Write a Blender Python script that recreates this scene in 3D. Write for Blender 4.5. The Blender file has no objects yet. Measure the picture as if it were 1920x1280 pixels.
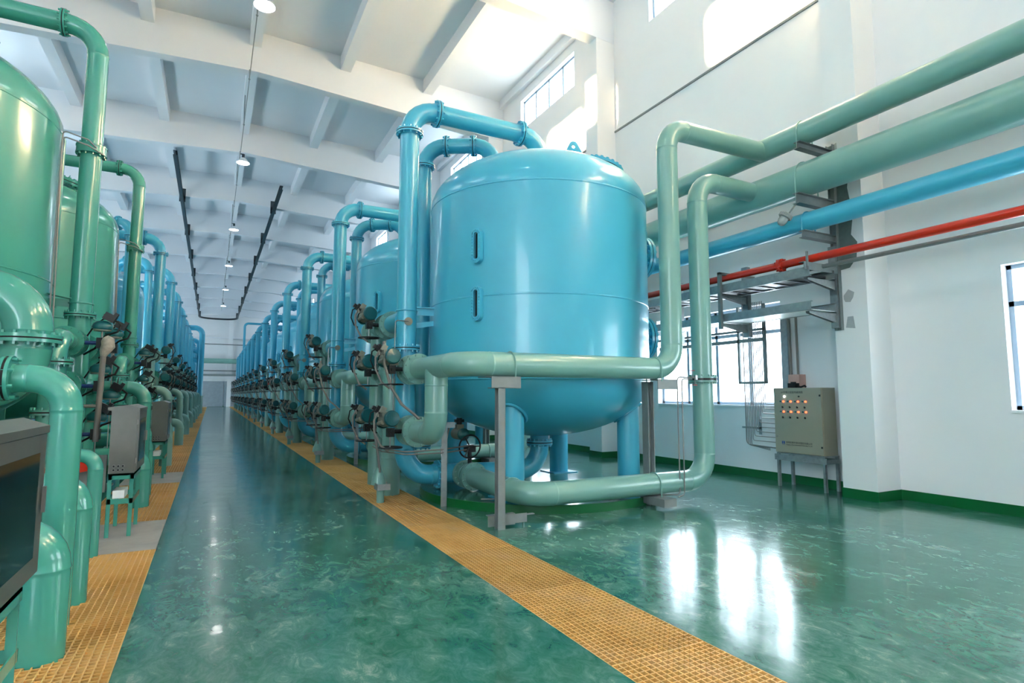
import bpy, math, random
from mathutils import Vector, Matrix
random.seed(7)
scn = bpy.context.scene
COL = scn.collection
PI = math.pi
V = Vector

# ------------------------------------------------------------------ materials
def new_mat(name):
    m = bpy.data.materials.new(name); m.use_nodes = True
    nt = m.node_tree; nt.nodes.clear()
    out = nt.nodes.new('ShaderNodeOutputMaterial')
    b = nt.nodes.new('ShaderNodeBsdfPrincipled')
    nt.links.new(b.outputs[0], out.inputs[0])
    return m, nt, b
def srgb(r, g, b):
    f = lambda c: ((c/255.0 + .055)/1.055)**2.4 if c > 10 else c/255.0/12.92
    return (f(r), f(g), f(b), 1)
def noise(nt, scale, detail=3, rough=.5, coord='Object', dist=0, scl=None):
    tc = nt.nodes.new('ShaderNodeTexCoord')
    n = nt.nodes.new('ShaderNodeTexNoise'); n.inputs['Scale'].default_value = scale
    n.inputs['Detail'].default_value = detail; n.inputs['Roughness'].default_value = rough
    n.inputs['Distortion'].default_value = dist
    if scl:
        mp = nt.nodes.new('ShaderNodeMapping'); mp.inputs['Scale'].default_value = scl
        nt.links.new(tc.outputs[coord], mp.inputs[0]); nt.links.new(mp.outputs[0], n.inputs['Vector'])
    else:
        nt.links.new(tc.outputs[coord], n.inputs['Vector'])
    return n
def ramp(nt, src, stops):
    r = nt.nodes.new('ShaderNodeValToRGB'); e = r.color_ramp.elements
    while len(e) < len(stops): e.new(.5)
    for i, (p, c) in enumerate(stops):
        e[i].position = p; e[i].color = c
    nt.links.new(src, r.inputs[0]); return r
def paint(name, col, rough=.3, coat=0.0, metal=0.0, var=.08, nscale=3.0, bump=0.0, spec=.5):
    m, nt, b = new_mat(name)
    n = noise(nt, nscale, 4, .6)
    d = tuple(c*(1-var) for c in col[:3])+(1,); l = tuple(min(1, c*(1+var)) for c in col[:3])+(1,)
    r = ramp(nt, n.outputs[0], [(.3, d), (.7, l)])
    nt.links.new(r.outputs[0], b.inputs['Base Color'])
    b.inputs['Roughness'].default_value = rough; b.inputs['Metallic'].default_value = metal
    b.inputs['Specular IOR Level'].default_value = spec
    if coat: b.inputs['Coat Weight'].default_value = coat; b.inputs['Coat Roughness'].default_value = .08
    if bump:
        n2 = noise(nt, 60, 2); bp = nt.nodes.new('ShaderNodeBump'); bp.inputs['Strength'].default_value = bump
        bp.inputs['Distance'].default_value = .002
        nt.links.new(n2.outputs[0], bp.inputs['Height']); nt.links.new(bp.outputs[0], b.inputs['Normal'])
    return m
def emit(name, col, strength):
    m = bpy.data.materials.new(name); m.use_nodes = True; nt = m.node_tree; nt.nodes.clear()
    o = nt.nodes.new('ShaderNodeOutputMaterial'); e = nt.nodes.new('ShaderNodeEmission')
    e.inputs[0].default_value = col; e.inputs[1].default_value = strength
    nt.links.new(e.outputs[0], o.inputs[0]); return m

M = {}
M['blue'] = paint('blue_enamel', srgb(66, 168, 196), .30, .35, var=.04, nscale=1.2)
M['green'] = paint('sea_green_enamel', srgb(66, 150, 134), .25, .5, var=.05, nscale=1.5)
M['pale'] = paint('pale_green_enamel', srgb(118, 162, 152), .3, .3, var=.05, nscale=1.5)
M['red'] = paint('red_enamel', srgb(196, 40, 16), .28, .4)
M['wall'] = paint('white_plaster', srgb(228, 228, 229), .75, var=.02, nscale=.6, spec=.3)
M['ceil'] = paint('white_ceiling_plaster', srgb(224, 226, 230), .8, var=.02, nscale=.5, spec=.3)
M['skirt'] = paint('green_skirting_paint', srgb(0, 92, 44), .35, var=.05)
M['steel'] = paint('grey_painted_steel', srgb(124, 130, 130), .5, metal=.1, var=.1, nscale=6)
M['galv'] = paint('galvanised_steel', srgb(142, 148, 150), .45, metal=.4, var=.15, nscale=14)
M['dsteel'] = paint('dark_steel', srgb(52, 62, 68), .45, metal=.4, var=.15)
M['inox'] = paint('brushed_stainless', srgb(122, 120, 116), .4, metal=.7, var=.08, nscale=5)
M['alu'] = paint('cast_aluminium', srgb(140, 138, 124), .42, metal=.45, var=.1, nscale=20)
M['chrome'] = paint('bright_steel_tube', srgb(142, 138, 136), .35, metal=.6, var=.05)
M['black'] = paint('black_plastic', srgb(18, 18, 20), .4, var=.2)
M['rubber'] = paint('black_rubber', srgb(12, 12, 13), .7, var=.2)
M['frame'] = paint('blue_grey_window_frame', srgb(150, 168, 186), .45, var=.03)
M['teal'] = paint('teal_cap_enamel', srgb(8, 84, 88), .35, .2)
M['bluecap'] = paint('navy_enamel', srgb(20, 50, 120), .35)
M['hose'] = paint('grey_plastic_conduit', srgb(120, 112, 106), .5)
M['beige'] = paint('beige_powder_coat', srgb(150, 145, 128), .38, var=.03)
M['white'] = paint('white_enamel', srgb(235, 236, 238), .35, var=.02)
M['concrete'] = paint('bare_concrete', srgb(160, 158, 154), .8, var=.12, nscale=4, bump=.3)
M['frp'] = None
M['dark'] = paint('dark_pit', srgb(60, 52, 38), .9)
M['gateg'] = paint('grey_gate_enamel', srgb(150, 160, 168), .4)
M['cap'] = paint('dark_print', srgb(40, 40, 44), .6)
M['logo'] = paint('blue_print', srgb(40, 70, 150), .5)
M['redk'] = paint('red_knob', srgb(170, 30, 30), .4)
M['glob'] = paint('frosted_lamp_glass', srgb(150, 156, 154), .12, var=.05)
M['patch'] = paint('grey_cement_patch', srgb(165, 168, 170), .8, var=.06, nscale=20)
M['stain'] = paint('dark_cement_patch', srgb(96, 108, 106), .8, var=.12, nscale=12)
M['tape'] = paint('white_foil_wrap', srgb(160, 150, 140), .4, var=.2, nscale=30)
M['sgglass'] = paint('dark_sight_glass', srgb(12, 16, 20), .06, spec=.8)
M['lamp'] = emit('lamp_glow', (1, .98, .95, 1), 28)
M['ledr'] = emit('red_led', (1, .10, .035, 1), 3.2)
M['ledw'] = emit('white_led', (1, 1, 1, 1), 9)

def mk_frp():
    m, nt, b = new_mat('amber_frp_grating')
    n = noise(nt, 1.6, 5, .65); 
    r = ramp(nt, n.outputs[0], [(.3, srgb(190, 142, 72)), (.5, srgb(210, 166, 98)), (.7, srgb(208, 170, 122))])
    oi = nt.nodes.new('ShaderNodeObjectInfo')
    hs = nt.nodes.new('ShaderNodeHueSaturation')
    mr = nt.nodes.new('ShaderNodeMapRange'); mr.inputs[3].default_value = .82; mr.inputs[4].default_value = 1.1
    nt.links.new(oi.outputs['Random'], mr.inputs[0]); nt.links.new(mr.outputs[0], hs.inputs['Value'])
    nt.links.new(r.outputs[0], hs.inputs['Color'])
    nt.links.new(hs.outputs[0], b.inputs['Base Color'])
    b.inputs['Roughness'].default_value = .5
    b.inputs['Subsurface Weight'].default_value = 0
    return m
M['frp'] = mk_frp()

def mk_floor(name='green_epoxy_floor', pale=False):
    m, nt, b = new_mat(name)
    n1 = noise(nt, 1.1, 6, .62, dist=1.2)
    n2 = noise(nt, 9.0, 9, .8, dist=.9, scl=(1, .6, 1))
    mx = nt.nodes.new('ShaderNodeMix'); mx.data_type = 'FLOAT'; mx.inputs[0].default_value = .62
    nt.links.new(n1.outputs[0], mx.inputs[2]); nt.links.new(n2.outputs[0], mx.inputs[3])
    r = ramp(nt, mx.outputs[0], [(.36, srgb(18, 80, 62)), (.46, srgb(42, 102, 86)), (.55, srgb(72, 120, 107)), (.66, srgb(142, 164, 155))])
    nt.links.new(r.outputs[0], b.inputs['Base Color'])
    rr = nt.nodes.new('ShaderNodeMapRange'); rr.inputs[1].default_value = .3; rr.inputs[2].default_value = .75
    rr.inputs[3].default_value = .09; rr.inputs[4].default_value = .24
    nt.links.new(mx.outputs[0], rr.inputs[0]); nt.links.new(rr.outputs[0], b.inputs['Roughness'])
    b.inputs['Specular IOR Level'].default_value = .5
    b.inputs['Coat Weight'].default_value = .1; b.inputs['Coat Roughness'].default_value = .03
    nb = noise(nt, 2.6, 2, .5, scl=(1, .6, 1)); bp = nt.nodes.new('ShaderNodeBump')
    bp.inputs['Strength'].default_value = .16; bp.inputs['Distance'].default_value = .02
    nt.links.new(nb.outputs[0], bp.inputs['Height']); nt.links.new(bp.outputs[0], b.inputs['Normal'])
    nt.links.new(bp.outputs[0], b.inputs['Coat Normal'])
    return m
M['floor'] = mk_floor()

def mk_glass():
    m = bpy.data.materials.new('window_glass'); m.use_nodes = True; nt = m.node_tree; nt.nodes.clear()
    o = nt.nodes.new('ShaderNodeOutputMaterial'); t = nt.nodes.new('ShaderNodeBsdfTransparent')
    g = nt.nodes.new('ShaderNodeBsdfGlossy'); g.inputs['Roughness'].default_value = .02
    lw = nt.nodes.new('ShaderNodeLayerWeight'); pw = nt.nodes.new('ShaderNodeMath'); pw.operation = 'POWER'; pw.inputs[1].default_value = 5
    f = nt.nodes.new('ShaderNodeMath'); f.operation = 'MULTIPLY_ADD'; f.inputs[1].default_value = .4; f.inputs[2].default_value = .03
    nt.links.new(lw.outputs['Facing'], pw.inputs[0]); nt.links.new(pw.outputs[0], f.inputs[0])
    t.inputs[0].default_value = (.95, .98, .98, 1)
    mx = nt.nodes.new('ShaderNodeMixShader')
    nt.links.new(f.outputs[0], mx.inputs[0]); nt.links.new(t.outputs[0], mx.inputs[1]); nt.links.new(g.outputs[0], mx.inputs[2])
    nt.links.new(mx.outputs[0], o.inputs[0]); return m
M['glass'] = mk_glass()

# ------------------------------------------------------------------ mesh building
def frame(d):
    d = V(d).normalized()
    a = V((0, 0, 1)) if abs(d.z) < .9 else V((1, 0, 0))
    u = d.cross(a).normalized(); w = d.cross(u).normalized()
    return d, u, w
class MB:
    def __init__(s): s.v = []; s.f = []; s.mi = []; s.cur = 0
    def mat(s, i): s.cur = i; return s
    def add(s, vs, fs):
        o = len(s.v); s.v += [tuple(p) for p in vs]
        s.f += [tuple(i+o for i in f) for f in fs]; s.mi += [s.cur]*len(fs); return s
    def box(s, c, sz, rot=None):
        c = V(c); hx, hy, hz = sz[0]/2, sz[1]/2, sz[2]/2
        vs = [V((x*hx, y*hy, z*hz)) for x in (-1, 1) for y in (-1, 1) for z in (-1, 1)]
        if rot is not None: vs = [rot @ p for p in vs]
        return s.add([c+p for p in vs], [(0, 1, 3, 2), (4, 6, 7, 5), (0, 4, 5, 1), (2, 3, 7, 6), (0, 2, 6, 4), (1, 5, 7, 3)])
    def bb(s, x0, x1, y0, y1, z0, z1): return s.box(((x0+x1)/2, (y0+y1)/2, (z0+z1)/2), (abs(x1-x0), abs(y1-y0), abs(z1-z0)))
    def bar(s, a, b, w, h, up=(0, 0, 1)):
        a = V(a); b = V(b); d = (b-a); L = d.length; d.normalize(); up = V(up)
        if abs(d.dot(up)) > .95: up = V((1, 0, 0))
        x = d.cross(up).normalized(); z = x.cross(d)
        R = Matrix((x, d, z)).transposed()
        return s.box((a+b)/2, (w, L, h), R)
    def sweep(s, pts, rad, seg=20, caps=True):
        n = len(pts); pts = [V(p) for p in pts]
        rs = rad if isinstance(rad, (list, tuple)) else [rad]*n
        T = []
        for i in range(n):
            a = pts[max(0, i-1)]; b = pts[min(n-1, i+1)]; T.append((b-a).normalized())
        _, u, w = frame(T[0]); vs = []
        for i in range(n):
            if i:
                q = T[i-1].rotation_difference(T[i]); u = q @ u
                u = (u - T[i]*u.dot(T[i])).normalized()
            w = T[i].cross(u)
            for k in range(seg):
                t = 2*PI*k/seg; vs.append(pts[i]+(u*math.cos(t)+w*math.sin(t))*rs[i])
        fs = [(i*seg+k, i*seg+(k+1) % seg, (i+1)*seg+(k+1) % seg, (i+1)*seg+k) for i in range(n-1) for k in range(seg)]
        if caps: fs += [tuple(reversed(range(seg))), tuple((n-1)*seg+k for k in range(seg))]
        return s.add(vs, fs)
    def cyl(s, a, b, r, seg=20, r2=None): return s.sweep([a, b], [r, r if r2 is None else r2], seg)
    def lathe(s, prof, o=(0, 0, 0), d=(0, 0, 1), seg=48):
        o = V(o); d, u, w = frame(d); n = len(prof); vs = []
        for (r, h) in prof:
            for k in range(seg):
                t = 2*PI*k/seg; vs.append(o+d*h+(u*math.cos(t)+w*math.sin(t))*r)
        fs = [(i*seg+k, (i+1)*seg+k, (i+1)*seg+(k+1) % seg, i*seg+(k+1) % seg) for i in range(n-1) for k in range(seg)]
        return s.add(vs, fs)
    def torus(s, c, d, R, r, seg=28, k2=8):
        d, u, w = frame(d); c = V(c)
        pts = [c+(u*math.cos(2*PI*i/seg)+w*math.sin(2*PI*i/seg))*R for i in range(seg)]
        vs = []
        for i, p in enumerate(pts):
            e = (p-c).normalized()
            for k in range(k2): vs.append(p+e*math.cos(2*PI*k/k2)*r+d*math.sin(2*PI*k/k2)*r)
        fs = [(i*k2+k, i*k2+(k+1) % k2, ((i+1) % seg)*k2+(k+1) % k2, ((i+1) % seg)*k2+k) for i in range(seg) for k in range(k2)]
        return s.add(vs, fs)
    def pipe(s, pts, r, bend=None, seg=22, weld=True, caps=True, n=7):
        pts = [V(p) for p in pts]; bend = bend or r*2.8
        P = [pts[0]]; R = [r]
        for i in range(1, len(pts)-1):
            a = (pts[i-1]-pts[i]); b = (pts[i+1]-pts[i]); la, lb = a.length, b.length; a.normalize(); b.normalize()
            ang = a.angle(b); t = min(bend/math.tan(ang/2), la*.98 if i == 1 else la*.5, lb*.98 if i == len(pts)-2 else lb*.5)
            br = t*math.tan(ang/2)
            c = pts[i]+(a+b).normalized()*(br/math.sin(ang/2))
            p0 = pts[i]+a*t; p1 = pts[i]+b*t
            v0 = (p0-c); v1 = (p1-c); tot = v0.angle(v1); ax = v0.cross(v1).normalized()
            if weld and r > .05:
                for (dd, rr) in ((.03, r), (.014, r), (.009, r+.003), (.003, r+.003)): P.append(p0+a*dd); R.append(rr)
            for k in range(n+1): P.append(c+Matrix.Rotation(tot*k/n, 3, ax) @ v0); R.append(r)
            if weld and r > .05:
                for (dd, rr) in ((.003, r+.003), (.009, r+.003), (.014, r), (.03, r)): P.append(p1+b*dd); R.append(rr)
        P.append(pts[-1]); R.append(r)
        return s.sweep(P, R, seg, caps)
def flange_mb(c, d, r, col_first=True, nb=12, gap=.014, seg=28, bolts=True, ratio=1.42):
    """pair of bolted flange rings with a dark gasket; slot 0 paint, slot 1 rubber"""
    m = MB(); c = V(c); d, u, w = frame(d); R = r*ratio; th = max(.018, r*.16)
    for sgn in (-1, 1):
        a = c+d*sgn*gap/2; b = c+d*sgn*(gap/2+th)
        m.mat(0).cyl(a, b, R, seg)
        m.cyl(b, b+d*sgn*.012, r*1.06, seg)
    m.mat(1).cyl(c-d*gap/2, c+d*gap/2, R*.97, seg)
    if bolts:
        m.mat(0)
        for k in range(nb):
            t = 2*PI*(k+.5)/nb; p = c+(u*math.cos(t)+w*math.sin(t))*(R-r*.17)
            m.cyl(p-d*(gap/2+th+.026), p+d*(gap/2+th+.026), max(.011, r*.1), 6)
    return m
_shared = {}
def make_mesh(name, mb, mats, off=V((0, 0, 0)), smooth=True):
    me = bpy.data.meshes.new(name)
    me.from_pydata([(x-off.x, y-off.y, z-off.z) for x, y, z in mb.v], [], mb.f)
    for m in (mats if isinstance(mats, (list, tuple)) else [mats]): me.materials.append(m)
    if len(me.materials) > 1: me.polygons.foreach_set('material_index', mb.mi)
    if smooth:
        me.polygons.foreach_set('use_smooth', [True]*len(me.polygons)); me.set_sharp_from_angle(angle=math.radians(38))
    me.update(); return me
def tag(o, label=None, cat=None, group=None, kind=None):
    if label: o['label'] = label
    if cat: o['category'] = cat
    if group: o['group'] = group
    if kind: o['kind'] = kind
    return o
def thing(name, label, cat, loc=(0, 0, 0), group=None, rotz=0, kind=None):
    o = bpy.data.objects.new(name, None); COL.objects.link(o); o.location = loc; o.rotation_euler = (0, 0, rotz)
    o.empty_display_size = .1
    return tag(o, label, cat, group, kind)
def origin_of(o):
    p = V((0, 0, 0))
    while o is not None: p = p+o.location; o = o.parent
    return p
def part(name, mb, mats, parent, label=None, smooth=True):
    off = origin_of(parent); o = bpy.data.objects.new(name, make_mesh(name, mb, mats, off, smooth))
    COL.objects.link(o); o.parent = parent
    if label: o['label'] = label
    return o
def solo(name, mb, mats, label=None, cat=None, group=None, kind=None, smooth=True):
    xs = [p[0] for p in mb.v]; ys = [p[1] for p in mb.v]; zs = [p[2] for p in mb.v]
    off = V(((min(xs)+max(xs))/2, (min(ys)+max(ys))/2, min(zs)))
    o = bpy.data.objects.new(name, make_mesh(name, mb, mats, off, smooth)); o.location = off; COL.objects.link(o)
    return tag(o, label, cat, group, kind)
def struct(name, mb, mats, smooth=False): return solo(name, mb, mats, kind='structure', smooth=smooth)
def copy_tree(o, parent=None, deep=9):
    c = o.copy(); COL.objects.link(c); c.parent = parent
    if deep > 0:
        for ch in o.children: copy_tree(ch, c, deep-1)
    return c
ORD = ['nearest', 'second', 'third', 'fourth', 'fifth', 'sixth', 'seventh', 'eighth', 'ninth', 'tenth', 'eleventh', 'twelfth', 'thirteenth', 'fourteenth', 'fifteenth']

# ------------------------------------------------------------------ camera
psi = math.atan(564/math.hypot(1080, 100)); pit = math.atan(100/1080)
Fh = V((math.sin(psi), math.cos(psi), 0)); rv = V((math.cos(psi), -math.sin(psi), 0))
Fw = Fh*math.cos(pit)+V((0, 0, math.sin(pit))); Uv = rv.cross(Fw)
cam = bpy.data.cameras.new('camera'); co = bpy.data.objects.new('camera', cam); COL.objects.link(co)
cam.sensor_width = 36; cam.lens = 36*1080/1920; cam.clip_start = .05; cam.clip_end = 300
Mx = Matrix((rv, Uv, -Fw)).transposed().to_4x4(); Mx.translation = V((0, 0, 1.4)); co.matrix_world = Mx
scn.camera = co

# ------------------------------------------------------------------ room shell
XL, XR, Y0, Y1 = -6.8, 8.32, -7.2, 76.6
BAY = 6.03; CY = [4.61+BAY*k for k in range(-2, 12)]            # near faces of columns and beams
WY = [7.85+BAY*k for k in range(-2, 12)]                        # window centres
RIDGE = .78
zb = lambda x: 10.27-.052*abs(x-RIDGE)
zs = lambda x: 11.42-.028*abs(x-RIDGE)
# floor with two trenches
f = MB()
GL0, GL1, GR0, GR1 = -1.22, -.385, 1.90, 2.56
for a, b in ((XL, GL0), (GL1, GR0), (GR1, XR)): f.bb(a, b, Y0, Y1, -.12, 0)
struct('floor', f, M['floor'])
f = MB()
for a, b in ((GL0, GL1), (GR0, GR1)):
    f.bb(a-.02, b+.02, Y0, Y1, -.5, -.45); f.bb(a-.02, a, Y0, Y1, -.5, -.04); f.bb(b, b+.02, Y0, Y1, -.5, -.04)
struct('floor_trench', f, M['dark'])
def wall_y(name, x0, x1, holes):
    m = MB(); ys = sorted(set([Y0, Y1]+[h[0] for h in holes]+[h[1] for h in holes]))
    zt = 11.6
    for a, b in zip(ys[:-1], ys[1:]):
        hs = sorted([(h[2], h[3]) for h in holes if h[0] <= a+1e-6 and h[1] >= b-1e-6]); z = -.1
        for (p, q) in hs: m.bb(x0, x1, a, b, z, p); z = q
        m.bb(x0, x1, a, b, z, zt)
    return struct(name, m, M['wall'])
ADDED_OPENING = (-6.7, -.9, 1.0, 7.0)  # glazed opening behind the camera, added to bring in light from the left
holesR = []; holesL = [ADDED_OPENING]
for c in WY:
    if c+1.52 < Y1-.5:
        holesR += [(c-1.52, c+1.52, 9.69, 10.66), (c-1.5, c+1.5, 1.22, 2.95)]; holesL += [(c-1.52, c+1.52, 9.69, 10.66)]+([(c-1.9, c+1.9, 1.22, 4.4)] if c > 18 else [])  # low left holes further down are added for cool daylight
wall_y('wall_right', XR, XR+.28, holesR); wall_y('wall_left', XL-.28, XL, holesL)
m = MB(); m.bb(XL, XR, Y1, Y1+.3, -.1, 11.6); struct('wall_back', m, M['wall'])
m = MB(); m.bb(XL, XR, Y0-.3, Y0, -.1, 11.6)
struct('wall_front', m, M['wall'])
# ceiling slab, two gentle slopes, beams, ribs
m = MB()
for a, b in ((XL-.28, RIDGE), (RIDGE, XR+.28)):
    vs = [(a, Y0, zs(a)), (b, Y0, zs(b)), (b, Y1, zs(b)), (a, Y1, zs(a))]
    m.add(vs+[(x, y, 11.75) for x, y, z in vs], [(0, 3, 2, 1), (4, 5, 6, 7), (0, 1, 5, 4), (1, 2, 6, 5), (2, 3, 7, 6), (3, 0, 4, 7)])
struct('ceiling', m, M['ceil'])
bm = MB()
for y in CY:
    for a, b in ((XL, RIDGE), (RIDGE, XR)):
        pr = [(a, zb(a)), (b, zb(b)), (b, 11.5), (a, 11.5)]
        vs = [(x, yy, z) for yy in (y-.006, y+.3) for x, z in pr]
        bm.add(vs, [(0, 1, 2, 3), (7, 6, 5, 4), (0, 4, 5, 1), (1, 5, 6, 2), (2, 6, 7, 3), (3, 7, 4, 0)])
bm.mat(1)
for y in CY[2:4]:
    for x in (-1.57, -1.43, 2.2, 2.34):
        bm.cyl((x, y-.004, zb(x)+.2), (x, y+.01, zb(x)+.2), .022, 10)
struct('ceiling_beam', bm, [M['ceil'], M['dsteel']])
m = MB()
for x in (-4.35, -1.85, .68, 3.12, 5.66):
    m.bb(x-.15, x+.15, Y0, Y1, zs(x)-.43, 11.5)
m.bb(XR-.14, XR, Y0, Y1, 10.95, 11.5); m.bb(XL, XL+.14, Y0, Y1, 10.95, 11.5)
struct('ceiling_rib', m, M['ceil'])
m = MB()
for y in CY:
    m.bb(7.8, XR+.1, y, y+.47, 0, 11.3); m.bb(XL-.1, -6.28, y, y+.47, 0, 11.3)
struct('wall_column', m, M['wall'])
m = MB(); m.bb(XR-.025, XR, Y0, Y1, 7.64, 7.68); m.bb(XL, XL+.025, Y0, Y1, 7.64, 7.68); struct('trim_1', m, M['steel'])
# skirting
m = MB()
ys = Y0
for y in CY:
    m.bb(XR-.012, XR, ys, y, 0, .13); m.bb(7.788, XR, y-.012, y, 0, .13); m.bb(7.788, 7.8, y, y+.47, 0, .13); m.bb(7.788, XR, y+.47, y+.482, 0, .13); ys = y+.482
m.bb(XR-.012, XR, ys, Y1, 0, .13)
struct('baseboard_right', m, M['skirt'])
m = MB(); m.bb(XL, XR, Y1-.012, Y1, 0, .13); struct('baseboard_back', m, M['skirt'])
m = MB(); m.bb(XL, XL+.012, Y0, Y1, 0, .13); struct('baseboard_left', m, M['skirt'])
# cement patches on the near column
m = MB()
def poly_x(mb, x, pts, t=.004):
    n = len(pts); vs = [(x-t, y, z) for y, z in pts]+[(x, y, z) for y, z in pts]
    mb.add(vs, [tuple(range(n)), tuple(reversed(range(n, 2*n)))]+[(i, i+n, (i+1) % n+n, (i+1) % n) for i in range(n)])
poly_x(m, 7.8, [(4.93, 2.78), (4.86, 2.86), (4.78, 2.81), (4.80, 2.74), (4.84, 2.68), (4.91, 2.69), (4.93, 2.73)])
poly_x(m, 7.8, [(4.89, 2.48), (4.81, 2.48), (4.79, 2.31), (4.92, 2.33)])
poly_x(m, 7.8, [(5.07, 4.95), (4.92, 5.0), (4.9, 4.6), (4.97, 4.1), (4.93, 3.6), (4.99, 3.1), (5.07, 3.05)], .002)
struct('trim_2', m, M['patch'])
# unseen building added outside to block low sun from the left openings
m = MB(); m.bb(-42, -30, -34, 14, -.2, 12.0); m.bb(-42.3, -29.7, -34.3, 14.3, 12.0, 12.2)
for k in range(11):
    for z in (1.2, 4.6, 8.2): m.bb(-30.05, -29.98, -31+4*k, -29+4*k, z, z+1.8)
m.bb(-42, -30, 21, 95, -.2, 13.8)  # taller block added to keep the sun off the far bays
struct('wall_next_door', m, M['wall'])
m = MB()
poly_x(m, 7.8, [(5.04, 4.9), (4.78, 4.9), (4.76, 4.55), (4.80, 4.3), (4.74, 3.9), (4.78, 3.62), (4.70, 3.5), (4.72, 3.28), (4.82, 3.16), (5.04, 3.14)], .003)
struct('trim_4', m, M['stain'])  # dark plate behind the brackets, with the channel's shadow painted into its colour
# windows
wi = 0
def window(y, z0, z1, side, n, transom=None):
    global wi; wi += 1
    x = XR+.16 if side > 0 else XL-.16
    w = 3.04 if z0 > 5 else (3.0 if side > 0 else 3.8)
    t = thing('window_%d' % wi, None, None, (x, y, z0), kind='structure')
    a, b = y-w/2, y+w/2; m = MB(); s = .05
    m.bb(x-.03, x+.03, a, a+s, z0, z1); m.bb(x-.03, x+.03, b-s, b, z0, z1); m.bb(x-.03, x+.03, a, b, z0, z0+s); m.bb(x-.03, x+.03, a, b, z1-s, z1)
    for k in range(1, n): c = a+w*k/n; m.bb(x-.03, x+.03, c-.03, c+.03, z0, z1)
    if transom: m.bb(x-.03, x+.03, a, b, transom-.03, transom+.03)
    part('window_frame', m, M['frame'], t, smooth=False)
    g = MB(); g.bb(x-.004, x+.004, a+s, b-s, z0+s, z1-s); part('window_pane', g, M['glass'], t, smooth=False)
    if z0 < 5 and side > 0:
        g = MB(); g.bb(XR-.03, XR+.13, a, b, z0-.03, z0+.002); part('window_sill', g, M['white'], t, smooth=False)
for c in WY:
    if c+1.52 < Y1-.5:
        window(c, 9.69, 10.66, 1, 4); window(c, 9.69, 10.66, -1, 4); window(c, 1.22, 2.95, 1, 4, 2.48)
        if c > 18: window(c, 1.22, 4.4, -1, 4, 3.0)  # added windows, there to brighten the far hall
wi += 1; t = thing('window_%d' % wi, None, None, (XL-.15, -4.1, 1.0), kind='structure'); m = MB()  # added window filling the light opening behind the camera
for y in (ADDED_OPENING[0]+.03, ADDED_OPENING[0]+(ADDED_OPENING[1]-ADDED_OPENING[0])/3, ADDED_OPENING[0]+(ADDED_OPENING[1]-ADDED_OPENING[0])*2/3, ADDED_OPENING[1]-.03): m.bb(XL-.18, XL-.12, y-.03, y+.03, ADDED_OPENING[2], ADDED_OPENING[3])
for z in (ADDED_OPENING[2]+.03, 2.9, 4.8, ADDED_OPENING[3]-.03): m.bb(XL-.18, XL-.12, ADDED_OPENING[0], ADDED_OPENING[1], z-.03, z+.03)
part('window_frame', m, M['frame'], t, smooth=False)
g = MB(); g.bb(XL-.154, XL-.146, ADDED_OPENING[0], ADDED_OPENING[1], ADDED_OPENING[2], ADDED_OPENING[3]); part('window_pane', g, M['glass'], t, smooth=False)
# back wall gate, ledges and column
t = thing('door_1', None, None, (1.2, Y1-.05, 0), kind='structure')
for i, (a, b) in enumerate(((-.9, 1.25), (1.33, 3.3))):
    m = MB(); m.bb(a, b, Y1-.1, Y1-.02, .02, 3.0)
    for k in range(1, 5): xx = a+(b-a)*k/5; m.bb(xx-.015, xx+.015, Y1-.12, Y1-.1, .1, 2.95)
    lf = part('door_leaf', m, M['gateg'], t, smooth=False)
m = MB(); m.bb(1.6, 2.05, Y1-.45, Y1, 0, 11.3); m.bb(-4.5, -4.05, Y1-.45, Y1, 0, 11.3); struct('wall_column_back', m, M['wall'])
m = MB()
m.bb(XL, XR, Y1-.5, Y1, 3.25, 3.6)
m.bb(XL, XR, Y1-.25, Y1, 8.1, 8.2)
struct('trim_3', m, M['ceil'])

# ------------------------------------------------------------------ gratings
def grating(w, L, p=.0388, d=.038):
    m = MB(); n = int(round(w/p)); q = w/n
    for i in range(n+1): m.bb(-w/2+q*i-.0035, -w/2+q*i+.0035, 0, L, -d, 0)
    k = int(round(L/p)); q2 = L/k
    for j in range(k+1): m.bb(-w/2, w/2, q2*j-.0035, q2*j+.0035, -d, -.001)
    return m
def proto(name, mb, mats, smooth=True):
    o = bpy.data.objects.new(name, make_mesh(name, mb, mats, V((0, 0, 0)), smooth)); COL.objects.link(o); return o
gr = None
seams = [1.36+1.184*k for k in range(-1, 64)]
for i, y in enumerate(seams[:-1]):
    if y > Y1-1.2: break
    if gr is None:
        gr = proto('floor_grating', grating(GR1-GR0-.01, 1.178), M['frp'], False); o = gr
    else: o = gr.copy(); COL.objects.link(o)
    o.location = ((GR0+GR1)/2, y, 0)
    tag(o, 'amber grating panel over the right-hand trench, number %d in the row from the camera' % (i+1), 'grating', 'gratings over the right-hand trench')
SL = [(1.77, 3.17), (6.30, 7.72), (10.85, 12.3)]
ys = []
y = -.6
def fill(a, b):
    n = max(1, int(round((b-a)/1.0))); return [(a+(b-a)*k/n, (b-a)/n) for k in range(n)]
segs = fill(-.6, 1.77)+fill(3.17, 6.30)+fill(7.72, 10.85)+fill(12.3, 75.3)
cache = {}
for i, (y, L) in enumerate(segs):
    k = round(L, 3)
    if k not in cache: cache[k] = o = proto('floor_grating', grating(GL1-GL0-.01, L-.006, .042), M['frp'], False)
    else: o = cache[k].copy(); COL.objects.link(o)
    o.location = ((GL0+GL1)/2, y+.003, 0)
    tag(o, 'amber grating panel over the left-hand trench, number %d in the row from the camera' % (i+1), 'grating', 'gratings over the left-hand trench')
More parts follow.
